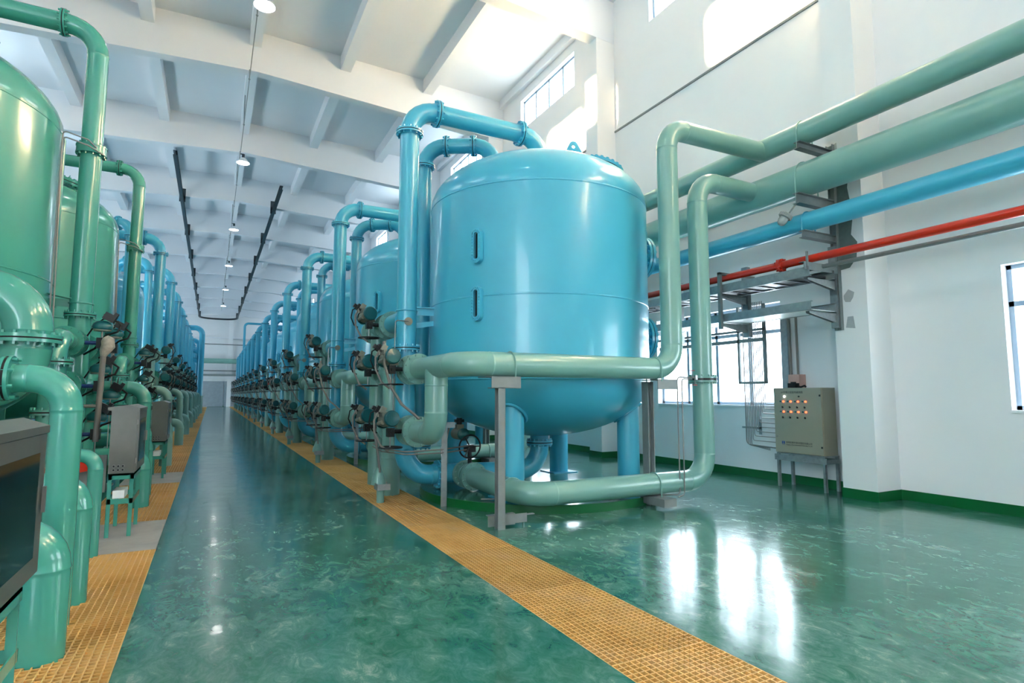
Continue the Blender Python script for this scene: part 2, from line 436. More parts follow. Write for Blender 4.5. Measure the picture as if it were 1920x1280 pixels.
for i, (a, b) in enumerate(SL):
    m = MB(); m.bb(GL0, GL1-.004, a+.004, b-.004, -.08, 0)
    solo('concrete_slab', m, M['concrete'], ['bare grey concrete slab under the nearest stainless cabinet', 'bare grey concrete slab under the second stainless cabinet from the camera', 'bare grey concrete slab under the farthest stainless cabinet'][i], 'slab', smooth=False)

# ------------------------------------------------------------------ filter tank
def dome(R, h, n=12, top=True):
    return [(R*math.cos(PI/2*k/n), h*math.sin(PI/2*k/n)) for k in range(n+1)]
def tank_proto(mat, label, cx, cy, R=1.63, z0=1.6, z1=4.12, hd=.80, mid=2.66, zleg=.10, seg=72, rot=0):
    t = thing('filter_tank', label, 'tank', (cx, cy, zleg))
    prof = [(R*math.sin(PI/2*k/12)+.001, z0-(hd)*math.cos(PI/2*k/12)) for k in range(13)]
    for zz in (z0, mid, z1):
        if zz > prof[-1][1]+.1: prof += [(R, zz-.04), (R, zz-.02)]
        prof += [(R, zz-.012), (R+.006, zz-.005), (R+.006, zz+.005), (R, zz+.012), (R, zz+.02), (R, zz+.04)]
    prof += [(R*math.cos(PI/2*k/12)+.001, z1+.04+hd*math.sin(PI/2*k/12)) for k in range(1, 13)]
    m = MB(); m.lathe(prof, (cx, cy, 0), seg=seg)
    sh = part('tank_shell', m, mat, t)
    lr = .155
    for sx, sy in ((-1, -1), (1, -1), (1, 1), (-1, 1)):
        x, y = cx+.93*sx, cy+.93*sy
        rr = math.hypot(.93, .93); zt = z0-hd*math.sqrt(max(0, 1-(min(rr, R)/R)**2))
        m = MB(); m.cyl((x, y, zleg+.02), (x, y, zt+.12), lr, 28)
        dx = V((sx, sy, 0)).normalized()
        # reinforcing pad where the leg meets the dished end
        lg = part('leg', m, mat, t)
        m = MB(); m.box((x, y, zleg+.01), (.46, .46, .02)); part('base_plate', m, mat, lg, smooth=False)
        m = MB(); pts = []
        for k in range(25):
            a = 2*PI*k/24; px, py = x+math.cos(a)*(lr+.03), y+math.sin(a)*(lr+.03)
            q = min(.995, math.hypot(px-cx, py-cy)/R); pts.append((px, py, z0-hd*math.sqrt(1-q*q)-.004))
        m.sweep(pts, .018, 8, caps=False); part('weld_collar', m, mat, lg)
    # sight glasses
    az = math.atan2(-(cy-6.6) if rot == 0 else 1, -(cx-2.89) if rot == 0 else 1)
    az = rot if rot else math.atan2(6.6-7.52, 2.89-4.36)
    d = V((math.cos(az), math.sin(az), 0)); u = V((-d.y, d.x, 0))
    for zc in ((z0+z1)/2+.44, (z0+z1)/2-.305):
        def oval(w, h, dep, t0):
            n = 10; P2 = []
            for k in range(n+1): a = PI*k/n; P2.append((w*math.cos(a), h-w+w*math.sin(a)))
            for k in range(n+1): a = PI+PI*k/n; P2.append((w*math.cos(a), -(h-w)+w*math.sin(a)))
            return P2
        c0 = V((cx, cy, zc))+d*R
        m = MB()
        out = oval(.074, .225, 0, 0); inn = oval(.03, .175, 0, 0); n = len(out)
        def ring(pl, dep): return [c0+u*a+V((0, 0, b))+d*dep for a, b in pl]
        vs = ring(out, -.01)+ring(out, .075)+ring(inn, .075)+ring(inn, .02)
        fs = []
        for q in range(3): fs += [(q*n+i, q*n+(i+1) % n, (q+1)*n+(i+1) % n, (q+1)*n+i) for i in range(n)]
        m.add(vs, fs)
        bl = oval(.055, .205, 0, 0)
        for i in range(9):
            for sgn in (-1, 1):
                p = c0+u*sgn*.053+V((0, 0, -.16+.32*i/8)); m.cyl(p+d*.07, p+d*.09, .008, 6)
        for a in (.5, 1.0, 1.57, 2.14, 2.64):
            for sgn in (-1, 1):
                p = c0+u*.053*math.cos(a)+V((0, 0, sgn*(.155+.045*math.sin(a)))); m.cyl(p+d*.07, p+d*.09, .008, 6)
        sg = part('sight_glass', m, mat, t)
        m = MB(); pl = ring(inn, .028); m.add(pl, [tuple(range(n))]); part('glass_pane', m, M['sgglass'], sg, 'dark glass slot')
    # side manholes with davit, on the wall side
    sgnx = 1 if rot == 0 else -1
    md = V((math.cos(-.15), math.sin(-.15), 0))
    for zc in ((z0+z1)/2+.76, (z0+z1)/2-.56):
        c0 = V((cx, cy, zc))
        m = MB(); m.cyl(c0+md*(R-.06), c0+md*(R+.17), .27, 32)
        nk = part('manhole_neck', m, mat, t)
        m = flange_mb(c0+md*(R+.20), md, .27, nb=20, ratio=1.27); part('manhole_cover', m, [mat, M['rubber']], nk)
        m = MB(); p = c0+md*(R+.26)+V((0, 0, .3)); m.bar(p, p+V((0, 0, .16)), .03, .08); m.cyl(p+V((0, 0, .12)), p+V((0, 0, .12))-md*.12, .02, 8); part('hinge_lug', m, mat, nk)
    # top manhole + lifting lugs
    def on_top(dx, dy):
        q = math.hypot(dx, dy)/R; z = z1+.02+hd*math.sqrt(1-q*q)
        nrm = V((dx/R/R, dy/R/R, (z-z1-.02)/hd/hd)).normalized(); return V((cx+dx, cy+dy, z)), nrm
    p, nrm = on_top(.80, -.55)
    m = MB(); m.cyl(p-nrm*.08, p+nrm*.06, .25, 30); nk = part('top_manhole', m, mat, t)
    m = flange_mb(p+nrm*.085, nrm, .25, nb=20, ratio=1.28); m.mat(0)
    for s in (-.1, .1):
        q = p+nrm*.115+V((.1, s, 0)); m.cyl(q, q+nrm*.03, .008, 6)
    part('manhole_cover', m, [mat, M['rubber']], nk)
    for (dx, dy) in ((.28, -.58), (-.5, .85)):
        p, nrm = on_top(dx, dy)
        m = MB(); a = V((dx, dy, 0)).normalized(); u2 = V((1, -.35, 0)).normalized(); w2 = V((.35, 1, 0)).normalized()
        outl = [(-.15, -.05), (.15, -.05), (.15, .10), (.055, .27), (.03, .295), (-.03, .295), (-.055, .27), (-.15, .08)]
        # plate with round eye
        n = 16; eye = [(.024*math.cos(2*PI*k/n), .21+.024*math.sin(2*PI*k/n)) for k in range(n)]
        ou = []
        for k in range(n):
            ca, sa = math.cos(2*PI*k/n), math.sin(2*PI*k/n)
            best = None
            for i in range(len(outl)):
                x1, y1 = outl[i]; x2, y2 = outl[(i+1) % len(outl)]
                den = ca*(y2-y1)-sa*(x2-x1)
                if abs(den) < 1e-9: continue
                tt = (x1*(y2-y1)-(y1-.21)*(x2-x1))/den
                ss = 0
                X, Yp = tt*ca, .21+tt*sa
                if tt > 0 and min(x1, x2)-1e-6 <= X <= max(x1, x2)+1e-6 and min(y1, y2)-1e-6 <= Yp <= max(y1, y2)+1e-6:
                    if best is None or tt < best[0]: best = (tt, X, Yp)
            ou.append((best[1], best[2]))
        ou2 = ou
        P3 = lambda q, s: p+u2*q[0]+V((0, 0, 1))*q[1]+w2*s
        vs = [P3(q, -.012) for q in ou2]+[P3(q, -.012) for q in eye]+[P3(q, .012) for q in ou2]+[P3(q, .012) for q in eye]
        fs = []
        for i in range(n):
            j = (i+1) % n
            fs += [(i, j, n+j, n+i), (2*n+i, 3*n+i, 3*n+j, 2*n+j), (i, 2*n+i, 2*n+j, j), (n+i, n+j, 3*n+j, 3*n+i)]
        m.add(vs, fs); part('lifting_lug', m, mat, t, smooth=False)
    return t

def tank_simple(mat, label, cx, cy, group): pass

# ------------------------------------------------------------------ pipework of one station (right-hand row coordinates)
RX, RY = 2.37, 7.74
PR = .1365
def riser(mat, x, y, ztop, r, endx, lab, n=12, zbot=2.04, gauge=True, dirv=(1, 0, 0)):
    t = thing('riser_pipe', lab, 'pipe', (x, y, zbot))
    d = V(dirv).normalized(); L = abs(endx-x) if dirv == (1, 0, 0) else endx
    el = r*2.8
    top = V((x, y, ztop)); e = top+d*L
    m = MB(); m.pipe([(x, y, zbot), top, e, e-V((0, 0, .75))], r, el); part('pipe_run', m, mat, t)
    for c, ax in (((x, y, zbot), (0, 0, 1)), ((x, y, ztop-el), (0, 0, 1)), (top+d*(el+.03), d), (e-d*el, d)):
        m = flange_mb(c, ax, r, nb=n); part('flange', m, [mat, M['rubber']], t)
    if gauge:
        # bracket strap back to the tank
        m = MB(); m.torus((x, y, 2.56), (0, 0, 1), r+.006, .009)
        a = V((x+.12, y-.05, 2.56)); m.bar(a, a+V((.40, -.06, 0)), .012, .11); m.bar(a+V((0, 0, .05)), a+V((.4, -.06, .05)), .1, .012)
        a = V((x+.12, y-.02, 2.36)); m.bar(a, a+V((.3, -.06, .05)), .012, .07)
        part('pipe_bracket', m, mat, t)
        m = MB(); c = V((x-.02, y-r-.005, 2.40)); m.cyl(c, c+V((0, -.02, 0)), .056, 20)
        gd = part('pressure_tap', m, M['alu'], t, 'beige disc')
        m = MB(); m.pipe([c+V((0, -.03, 0)), c+V((-.19, -.04, 0)), c+V((-.20, -.04, -1.25))], .008, .04, 8, weld=False); part('sensing_tube', m, M['chrome'], gd)
    return t
def valve(n_cap='teal', body='pale', near=True):
    """flanged valve, flow along Y, operator toward -X; origin at the pipe centre"""
    t = thing('control_valve', 'x', 'valve')
    B = M[body]
    m = MB(); m.mat(0).cyl((0, -.12, 0), (0, .12, 0), PR*1.0, 24); m.cyl((0, -.02, 0), (0, .02, 0), PR*1.12, 24)
    part('valve_body', m, [B], t)
    for y in (-.16, .16): part('flange', flange_mb((0, y, 0), (0, 1, 0), PR, nb=12, ratio=1.46), [B, M['rubber']], t)
    m = MB(); m.cyl((-.1, 0, 0), (-.27, 0, .0), .028, 12); m.box((-.31, 0, -.01), (.085, .10, .11)); m.cyl((-.31, -.05, -.01), (-.31, -.075, -.01), .02, 10)
    part('gearbox', m, M['black'], t)
    m = MB(); m.cyl((-.31, 0, -.06), (-.31, 0, -.2), .008, 8); st = part('wheel_stem', m, M['chrome'], t)
    m = MB(); m.torus((-.31, 0, -.2), (0, 0, 1), .15, .011, 24, 6)
    for k in range(3): a = 2*PI*k/3; m.cyl((-.31, 0, -.2), (-.31+.15*math.cos(a), .15*math.sin(a), -.2), .008, 6)
    part('handwheel', m, M['black'], t)
    # actuator: cast body with two domed caps along Y, raised
    m = MB(); c = V((-.32, .09, .15)); ax = V((-.12, 1, -.12)).normalized()
    m.cyl(c-ax*.11, c+ax*.14, .088, 20); m.box(c+V((-.03, .02, .07)), (.12, .18, .06)); m.box(c+V((.06, .03, -.05)), (.11, .12, .09)); m.cyl(c-ax*.05+V((-.08, 0, -.04)), c+ax*.1+V((-.08, 0, -.04)), .03, 12)
    act = part('actuator', m, M['alu'], t)
    for s in (-1, 1):
        e = c+ax*(.015+.135*s); m = MB(); m.lathe([(.100, -.014), (.105, 0), (.105, .028), (.092, .044), (.001, .052)], e, ax*s, 22); part('end_cap', m, M[n_cap], act, 'dark teal cap')
    m = MB(); q = c+V((-.10, .10, .125)); R = Matrix.Rotation(.5, 3, 'Y'); m.box(q, (.085, .10, .09), R); m.box(q+V((-.06, 0, .025)), (.05, .06, .05), R)
    part('position_switch', m, M['black'], act)
    m = MB(); q = c+V((-.07, -.01, .125)); m.box(q, (.07, .055, .085), R); m.cyl(q+V((-.05, .03, -.05)), q+V((-.05, .03, -.09)), .014, 8); part('solenoid', m, M['alu'], act)
    m = MB(); a = q+V((-.05, .04, -.03)); m.sweep([a, a+V((-.05, .0, -.1)), a+V((-.05, -.02, -.25)), a+V((.02, -.06, -.42)), a+V((.12, -.1, -.5))], .015, 8); part('cable_hose', m, M['hose'], act)
    m = MB(); a = q+V((-.07, .09, .0)); m.sweep([a, a+V((-.06, .02, -.04)), a+V((-.08, .02, -.16)), a+V((-.03, .02, -.27)), a+V((.03, .03, -.30))], .009, 8); part('air_hose', m, M['rubber'], act)
    return t
def upvalve(body='green'):
    """left-hand style: upright diaphragm actuator under a teal mushroom cap, operator toward +X"""
    t = thing('control_valve', 'x', 'valve'); B = M[body]
    r = .12
    m = MB(); m.cyl((0, -.10, 0), (0, .10, 0), r, 22); part('valve_body', m, B, t)
    for y in (-.13, .13): part('flange', flange_mb((0, y, 0), (0, 1, 0), r, nb=12, ratio=1.42), [B, M['rubber']], t)
    m = MB(); m.cyl((.1, 0, 0), (.27, 0, 0), .024, 10); part('valve_neck', m, M['bluecap'], t, 'navy neck')
    m = MB(); m.box((.31, 0, 0), (.09, .10, .12)); part('gearbox', m, M['black'], t)
    m = MB(); m.cyl((.31, 0, .06), (.31, 0, .15), .01, 8); m.cyl((.31, 0, -.06), (.31, 0, -.5), .006, 8); part('wheel_stem', m, M['chrome'], t)
    m = MB(); m.cyl((.31, 0, .14), (.31, 0, .17), .088, 20); m.box((.35, 0, .19), (.09, .08, .04)); a = part('actuator', m, M['alu'], t)
    m = MB(); m.lathe([(.098, 0), (.104, .02), (.095, .055), (.06, .088), (.001, .10)], (.31, 0, .165), (.05, -.1, 1), 22); part('end_cap', m, M['teal'], a, 'dark teal dome')
    R = Matrix.Rotation(.5, 3, 'Y')
    m = MB(); m.box((.38, -.02, .30), (.12, .10, .085), R)
    for k in (-1, 0, 1): m.box((.38, -.02, .30), (.128, .108, .012), R @ Matrix.Rotation(0, 3, 'X'))
    m.box((.44, -.02, .33), (.04, .06, .05), R); part('position_switch', m, M['black'], a)
    m = MB(); m.sweep([(.43, 0, .27), (.49, 0, .22), (.46, 0, .14), (.36, .02, .1), (.3, .1, .05), (.22, .2, -.05), (.1, .3, -.12)], .012, 8); part('cable_hose', m, M['rubber'], a)
    m = MB(); m.sweep([(.36, .03, .28), (.3, .12, .3), (.2, .22, .22), (.12, .3, .1)], .009, 8); part('air_hose', m, M['rubber'], a)
    return t
def manifold(mat, lab):
    t = thing('manifold_pipe', lab, 'pipe', (RX, RY, .25))
    m = MB(); m.pipe([(RX, RY, 1.98), (RX, RY, .30), (3.1, RY, .30), (4.0, 7.55, .30)], PR, .36)
    for z in (1.735, .93):
        m.cyl((RX, RY-.10, z), (RX, 7.54, z), PR, 24); m.cyl((RX, RY+.1, z), (RX, 8.46, z), PR, 24)
    m.cyl((RX, RY, 1.95), (RX, RY, 2.0), PR*1.03, 24)
    part('pipe_run', m, mat, t)
    m = MB(); m.cyl((RX, RY+.1, 2.45), (RX, 8.46, 2.45), PR, 24); part('upper_branch', m, mat, t)
    part('flange', flange_mb((2.86, RY-.02, .30), (1, 0, 0), PR, nb=12), [mat, M['rubber']], t)
    m = MB(); m.pipe([(4.0, 7.55, .30), (4.36, 7.5, .30), (4.36, 7.5, .95)], PR, .34); m.cyl((4.36, 7.5, .7), (4.36, 7.5, 1.0), PR, 24); part('outlet_elbow', m, mat, t)
    part('flange', flange_mb((4.36, 7.5, .70), (0, 0, 1), PR, nb=16), [mat, M['rubber']], t)
    return t
def drops(mat, lab):
    t = thing('drop_pipe', lab, 'pipe', (2.33, 8.2, 0))
    m = MB(); m.cyl((2.31, 8.19, -.05), (2.31, 8.19, 1.86), .130, 26); part('pipe_run', m, mat, t)
    m = MB(); m.lathe([(.132, .50), (.134, .505), (.134, .515), (.132, .52)], (2.31, 8.19, 0), seg=26); part('weld_seam', m, mat, t)
    return t
def farheader(mat, lab):
    t = thing('collector_pipe', lab, 'pipe', (2.37, 9.2, 0))
    m = MB(); m.cyl((2.37, 9.25, -.05), (2.37, 9.25, 2.52), .125, 24)
    for z in (2.45, 1.735, .93): m.cyl((2.37, 8.78, z), (2.37, 9.3, z), PR, 24)
    m.cyl((2.37, 9.2, 2.45), (2.37, 9.62, 2.45), PR, 24)
    part('pipe_run', m, mat, t)
    part('flange', flange_mb((2.37, 9.62, 2.45), (0, 1, 0), PR), [mat, M['rubber']], t)
    return t
G1X, G2X, WX = 5.31, 5.95, 7.22
def header1(mat, lab, full=True):
    t = thing('header_pipe', lab, 'pipe', (RX, 6.51, .8))
    m = MB()
    if full: m.pipe([(RX, 7.16, 1.735), (RX, 5.69, 1.735), (G1X, 5.69, 1.735), (G1X, 5.69, 5.0), (WX, 5.69, 5.03)], PR, .30)
    else: m.pipe([(RX, 7.16, 1.735), (RX, 5.69, 1.735), (G1X, 5.69, 1.735)], PR, .30)
    part('pipe_run', m, mat, t)
    m = MB(); m.pipe([(RX, 6.51, 1.70), (RX, 6.51, .93), (RX, 7.16, .93)], PR, .25); m.lathe([(PR, 1.50), (PR+.003, 1.505), (PR+.003, 1.515), (PR, 1.52)], (RX, 6.51, 0), seg=26); part('down_leg', m, mat, t)
    for x in (2.93, 5.0):
        m = MB(); pts = [(x, 5.69+(PR+.007)*math.cos(a), 1.735+(PR+.007)*math.sin(a)) for a in [PI*k/14 for k in range(15)]]
        m.sweep([(x, 5.69+PR+.007, 1.57)]+pts+[(x, 5.69-PR-.007, 1.57)], .008, 8); part('u_bolt', m, mat, t)
    return t
def header2(mat, lab, full=True):
    t = thing('header_pipe', lab, 'pipe', (3.2, 6.5, .12))
    m = MB()
    if full: m.pipe([(3.2, 7.3, .30), (3.2, 5.8, .27), (G2X, 5.8, .27), (G2X, 5.8, 4.42), (7.25, 5.8, 4.42)], PR, .33)
    else: m.pipe([(3.2, 7.3, .30), (3.2, 5.8, .27), (G2X, 5.8, .27)], PR, .33)
    part('pipe_run', m, mat, t)
    if full:
        part('flange', flange_mb((G2X, 5.8, 1.61), (0, 0, 1), PR, gap=.03), [mat, M['black']], t)
        m = MB(); c = V((G2X-.2, 5.72, 1.63)); m.box(c, (.04, .03, .06)); m.cyl(c, c+V((-.09, -.02, 0)), .01, 8); m.cyl(c+V((-.06, 0, .0)), c+V((-.06, 0, .09)), .006, 8); m.cyl(c+V((-.02, 0, .0)), c+V((-.02, 0, -.1)), .006, 8)
        tp = part('orifice_tap', m, M['chrome'], t)
        m = MB(); m.box(c+V((-.06, 0, .095)), (.07, .02, .01)); m.box(c+V((-.02, 0, -.1)), (.07, .02, .01)); part('tap_handle', m, M['redk'], tp, 'red tap handles')
        m = MB()
        c = c+V((-.09, -.02, 0))
        m.pipe([c, c+V((-.28, -.02, .0)), c+V((-.28, -.02, -1.5)), (3.0, 6.6, .12)], .009, .05, 8, weld=False)
        m.pipe([c+V((0, 0, -.02)), c+V((-.22, -.04, -.02)), c+V((-.22, -.04, -1.5)), c+V((-.32, -.03, -1.53))], .009, .05, 8, weld=False)
        part('sensing_tube', m, M['chrome'], tp)
    m = MB(); x = 2.95
    for x, yy, zz in ((5.05, 5.8, .27),):
        pts = [(x, yy+(PR+.007)*math.cos(a), zz+(PR+.007)*math.sin(a)) for a in [PI*k/14 for k in range(15)]]
        m.sweep([(x, yy+PR+.007, zz-.16)]+pts+[(x, yy-PR-.007, zz-.16)], .008, 8)
    pts = [(3.2+(PR+.007)*math.cos(a), 6.15, .28+(PR+.007)*math.sin(a)) for a in [PI*k/14 for k in range(15)]]
    m.sweep([(3.2+PR+.007, 6.15, .1)]+pts+[(3.2-PR-.007, 6.15, .1)], .008, 8)
    part('u_bolt', m, mat, t)
    return t
def post_front(lab):
    t = thing('support_post', lab, 'support', (2.74, 5.55, 0))
    m = MB(); m.bb(2.70, 2.785, 5.505, 5.512, 0, 1.47); m.bb(2.778, 2.785, 5.505, 5.59, 0, 1.47); m.bb(2.70, 2.785, 5.583, 5.59, 0, 1.47); part('upright', m, M['steel'], t, smooth=False)
    m = MB(); m.bb(2.62, 2.97, 5.50, 5.51, 1.47, 1.595); m.bb(2.62, 2.97, 5.50, 5.86, 1.588, 1.597); m.bb(2.62, 2.97, 5.50, 5.6, 1.47, 1.478); part('top_bracket', m, M['steel'], t, smooth=False)
    m = MB(); m.bb(2.63, 2.95, 5.6, 5.608, .02, .135); m.bb(2.63, 2.95, 5.6, 5.66, .128, .136); m.bb(2.93, 3.1, 5.608, 5.616, .03, .125); m.bb(2.93, 3.2, 5.616, 5.66, .10, .108); part('low_bracket', m, M['steel'], t, smooth=False)
    return t
def post_rear(lab):
    t = thing('support_post', lab, 'support', (5.05, 5.9, 0))
    m = MB(); m.bb(5.02, 5.03, 5.84, 5.96, 0, 1.57); m.bb(5.02, 5.12, 5.90, 5.908, 0, 1.57); m.bb(5.11, 5.12, 5.84, 5.96, 0, 1.57); part('upright', m, M['steel'], t, smooth=False)
    m = MB(); m.bb(5.0, 5.32, 5.62, 5.63, 1.47, 1.595); m.bb(5.0, 5.32, 5.62, 5.92, 1.588, 1.597); part('top_bracket', m, M['steel'], t, smooth=False)
    m = MB(); m.bb(4.95, 5.15, 5.5, 5.508, .03, .125); m.bb(4.95, 5.15, 5.5, 5.94, .118, .127); m.bb(4.95, 4.958, 5.5, 5.94, .03, .125); part('low_bracket', m, M['steel'], t, smooth=False)
    return t
def galv_post(lab):
    t = thing('support_post', lab, 'support', (2.66, 7.0, 0))
    m = MB(); m.bb(2.62, 2.70, 6.98, 6.986, 0, 1.05); m.bb(2.694, 2.70, 6.98, 7.05, 0, 1.05); part('upright', m, M['galv'], t, smooth=False)
    m = MB(); m.bb(2.2, 2.75, 6.99, 7.06, 1.05, 1.10) if False else m.bb(2.66, 2.8, 6.97, 7.04, .98, 1.05); part('foot', m, M['galv'], t, smooth=False)
    return t
def drainvalve(lab):
    t = thing('drain_valve', lab, 'valve', (3.2, 7.42, .30))
    x, y, z = 3.2, 7.42, .30
    m = MB(); m.cyl((x, y-.12, z), (x, y+.22, z), PR, 24); m.cyl((x, y-.02, z), (x, y+.02, z), PR*1.2, 24); part('valve_body', m, M['pale'], t)
    for yy in (y-.14, y+.14): part('flange', flange_mb((x, yy, z), (0, 1, 0), PR, ratio=1.38), [M['pale'], M['rubber']], t)
    m = MB(); m.cyl((x, y, z+.1), (x, y, z+.34), .03, 12); m.box((x, y, z+.36), (.14, .10, .09)); g = part('gearbox', m, M['black'], t)
    m = MB(); c = V((x-.05, y-.12, z+.40)); m.torus(c, (0, 1, .1), .155, .012, 24, 6); m.cyl(c, c+V((0, .1, 0)), .014, 8)
    for k in range(3): a = 2*PI*k/3; m.cyl(c, c+V((.155*math.cos(a), 0, .155*math.sin(a))), .009, 6)
    part('handwheel', m, M['black'], t)
    m = MB(); m.cyl((x-.11, y-.02, z+.56), (x-.11, y+.24, z+.56), .08, 20); m.box((x-.11, y+.12, z+.66), (.1, .1, .06)); a = part('actuator', m, M['alu'], t)
    m = MB(); m.lathe([(.085, 0), (.085, .03), (.06, .05), (.001, .055)], (x-.11, y-.02, z+.56), (0, -1, 0), 20); part('end_cap', m, M['teal'], a, 'dark teal cap')
    m = MB(); m.cyl((x-.11, y+.12, z+.69), (x-.11, y+.12, z+.78), .04, 14); m.box((x-.11, y+.12, z+.74), (.12, .07, .04)); part('position_switch', m, M['black'], a)
    m = MB(); m.sweep([(x-.16, y+.12, z+.72), (x-.26, y+.1, z+.68), (x-.3, y+.1, z+.5), (x-.34, y+.1, z+.3)], .011, 8); part('cable_hose', m, M['hose'], a)
    return t
def conduits(lab):
    t = thing('cable_bundle', lab, 'cables', (2.0, 7.8, .2))
    m = MB()
    for k in range(2):
        o = .035*k
        m.sweep([(2.0, 7.5+o, 2.1), (1.97, 7.35+o, 1.8), (2.02, 7.2+o, 1.5), (2.12, 7.05+o, 1.28), (2.25, 6.95+o, 1.16), (2.3, 6.9+o, 1.1)], .015, 8)
        m.sweep([(1.97, 7.75+o, 1.25), (1.95, 7.7+o, .9), (2.0, 7.68+o, .6), (2.02, 7.66+o, .38)], .013, 8)
    m.pipe([(1.98, 7.9, .74), (2.0, 7.62, .70), (2.15, 6.98, .70), (2.62, 6.97, .71), (3.2, 7.3, .72)], .009, .08, 8, weld=False)
    m.pipe([(1.98, 7.92, .70), (2.02, 7.58, .66), (2.15, 6.95, .67), (2.6, 6.95, .67), (3.1, 7.3, .66)], .008, .08, 8, weld=False)
    part('conduit', m, M['hose'], t)
    m = MB(); m.pipe([(4.9, 6.75, .62), (5.0, 6.7, .62)], .006, .02, 6) if False else m.cyl((2.62, 6.97, .62), (2.62, 6.99, .74), .01, 6); part('clip', m, M['chrome'], t)
    return t
def labelplate(lab):
    t = thing('drain_funnel', lab, 'funnel', (2.02, 7.62, 0))
    m = MB(); m.cyl((2.02, 7.62, 0), (2.02, 7.62, .2), .05, 14); part('spout', m, M['pale'], t)
    m = MB(); m.lathe([(.03, .44), (.09, .3), (.1, .22), (.05, .2)], (2.02, 7.72, 0), seg=18); part('cone', m, M['pale'], t)
    m = MB(); m.bb(1.95, 2.12, 7.50, 7.505, .17, .25); m.bb(1.95, 1.955, 7.50, 7.68, .17, .25); m.bb(1.95, 2.12, 7.675, 7.68, .17, .25); part('bracket', m, M['galv'], t, smooth=False)
    return t

# prototypes of the right row, first station
side_word = 'right-hand'
P = []
def reg(o, lab, cat_group): P.append((o, lab, cat_group)); return o
tank0 = tank_proto(M['blue'], '', 4.36, 7.52)
reg(tank0, '{o} sky-blue filter tank from the camera in the right-hand row', 'blue filter tanks in the right-hand row')
m = MB(); m.mat(0).lathe([(1.74, 0), (1.74, .10), (1.735, .104)], (4.36, 7.52, 0), seg=64); m.mat(1).lathe([(1.735, .104), (.001, .104)], (4.36, 7.52, 0), seg=64)
pl = solo('tank_plinth', m, [M['skirt'], M['floor']], '', 'plinth'); reg(pl, 'round green plinth under the {o} blue tank of the right-hand row', 'round tank plinths in the right-hand row')
reg(riser(M['blue'], RX, RY, 5.52, PR, 4.55, ''), 'tall blue pipe arching from the aisle over the {o} tank of the right-hand row', 'blue riser pipes in the right-hand row')
reg(riser(M['blue'], 2.97, 8.86, 5.50, .122, 1.16, '', zbot=.6, gauge=False, dirv=(.865, -.50, 0)), 'slimmer blue pipe behind the aisle riser of the {o} right-hand tank', 'slim blue riser pipes in the right-hand row')
reg(manifold(M['blue'], ''), 'blue valve manifold pipe below the riser of the {o} right-hand tank', 'blue manifold pipes in the right-hand row')
reg(drops(M['pale'], ''), 'pale green stub pipe standing on the grating beside the {o} right-hand riser', 'pale green drop pipes in the right-hand row')
reg(farheader(M['pale'], ''), 'pale green upright collector with blind flange behind the {o} right-hand riser', 'pale green collector pipes in the right-hand row')
reg(header1(M['pale'], ''), 'pale green waist-high pipe past the {o} right-hand tank, rising to the wall', 'upper pale green header pipes')
reg(header2(M['pale'], ''), 'pale green floor-level pipe past the {o} right-hand tank, rising to the wall', 'lower pale green header pipes')
reg(post_front(''), 'grey steel post at the aisle end of the pipes past the {o} right-hand tank', 'aisle-side pipe posts')
reg(post_rear(''), 'grey steel post at the wall end of the pipes past the {o} right-hand tank', 'wall-side pipe posts')
reg(galv_post(''), 'bare galvanised channel post between valves and legs of the {o} right-hand tank', 'galvanised posts in the right-hand row')
reg(conduits(''), 'grey flexible conduits and tubes drooping from the valves of the {o} right-hand tank', 'conduits in the right-hand row')
reg(labelplate(''), 'small funnel with galvanised bracket on the grating by the {o} right-hand riser', 'drain funnels in the right-hand row')
dv0 = reg(drainvalve(''), 'motor valve with upright black handwheel at floor level by the {o} right-hand tank', 'floor-level motor valves')
v0 = valve()
vpos = [((RX, 7.35, 1.735), 'camera-side upper'), ((RX, 7.35, .93), 'camera-side lower'), ((RX, 8.62, 2.45), 'topmost far-side'), ((RX, 8.62, 1.735), 'middle far-side'), ((RX, 8.62, .93), 'bottom far-side')]
VP = []
for i, (p, w) in enumerate(vpos):
    o = v0 if i == 0 else copy_tree(v0)
    o.location = p; VP.append(o)
    reg(o, w+' valve with dark teal actuator caps by the {o} right-hand tank', 'actuated valves in the right-hand row')
base_loc = [(o.location.copy()) for o, _, _ in P]
NR = 13
for (o, lab, g), bl in zip(P, base_loc):
    kids = 9
    for k in range(NR):
        if k == 0: c = o
        else:
            if k > 7 and o.name.startswith(('drain_funnel', 'galv')): continue
            c = copy_tree(o)
        c.location = bl+V((0, 5.0*k, 0))
        c['label'] = lab.format(o=ORD[k]); c['group'] = g

# ------------------------------------------------------------------ left row
LX = -1.45
LY = [8.56, 13.35]+[19.0+4.9*k for k in range(11)]
# green tanks
lt = tank_proto(M['green'], 'nearest sea-green filter tank, its shell cut by the left edge of the photo', -3.37, 8.46, 1.63, 1.75, 4.55, .82, 2.72, .1, rot=-1.0)
lt['group'] = 'sea-green filter tanks'
# mirror wall-side parts of the green tank are not needed on the aisle side
c = copy_tree(lt); c.location = lt.location+V((0, 4.85, -.02)); c['label'] = 'second sea-green filter tank, directly behind the nearest green one'
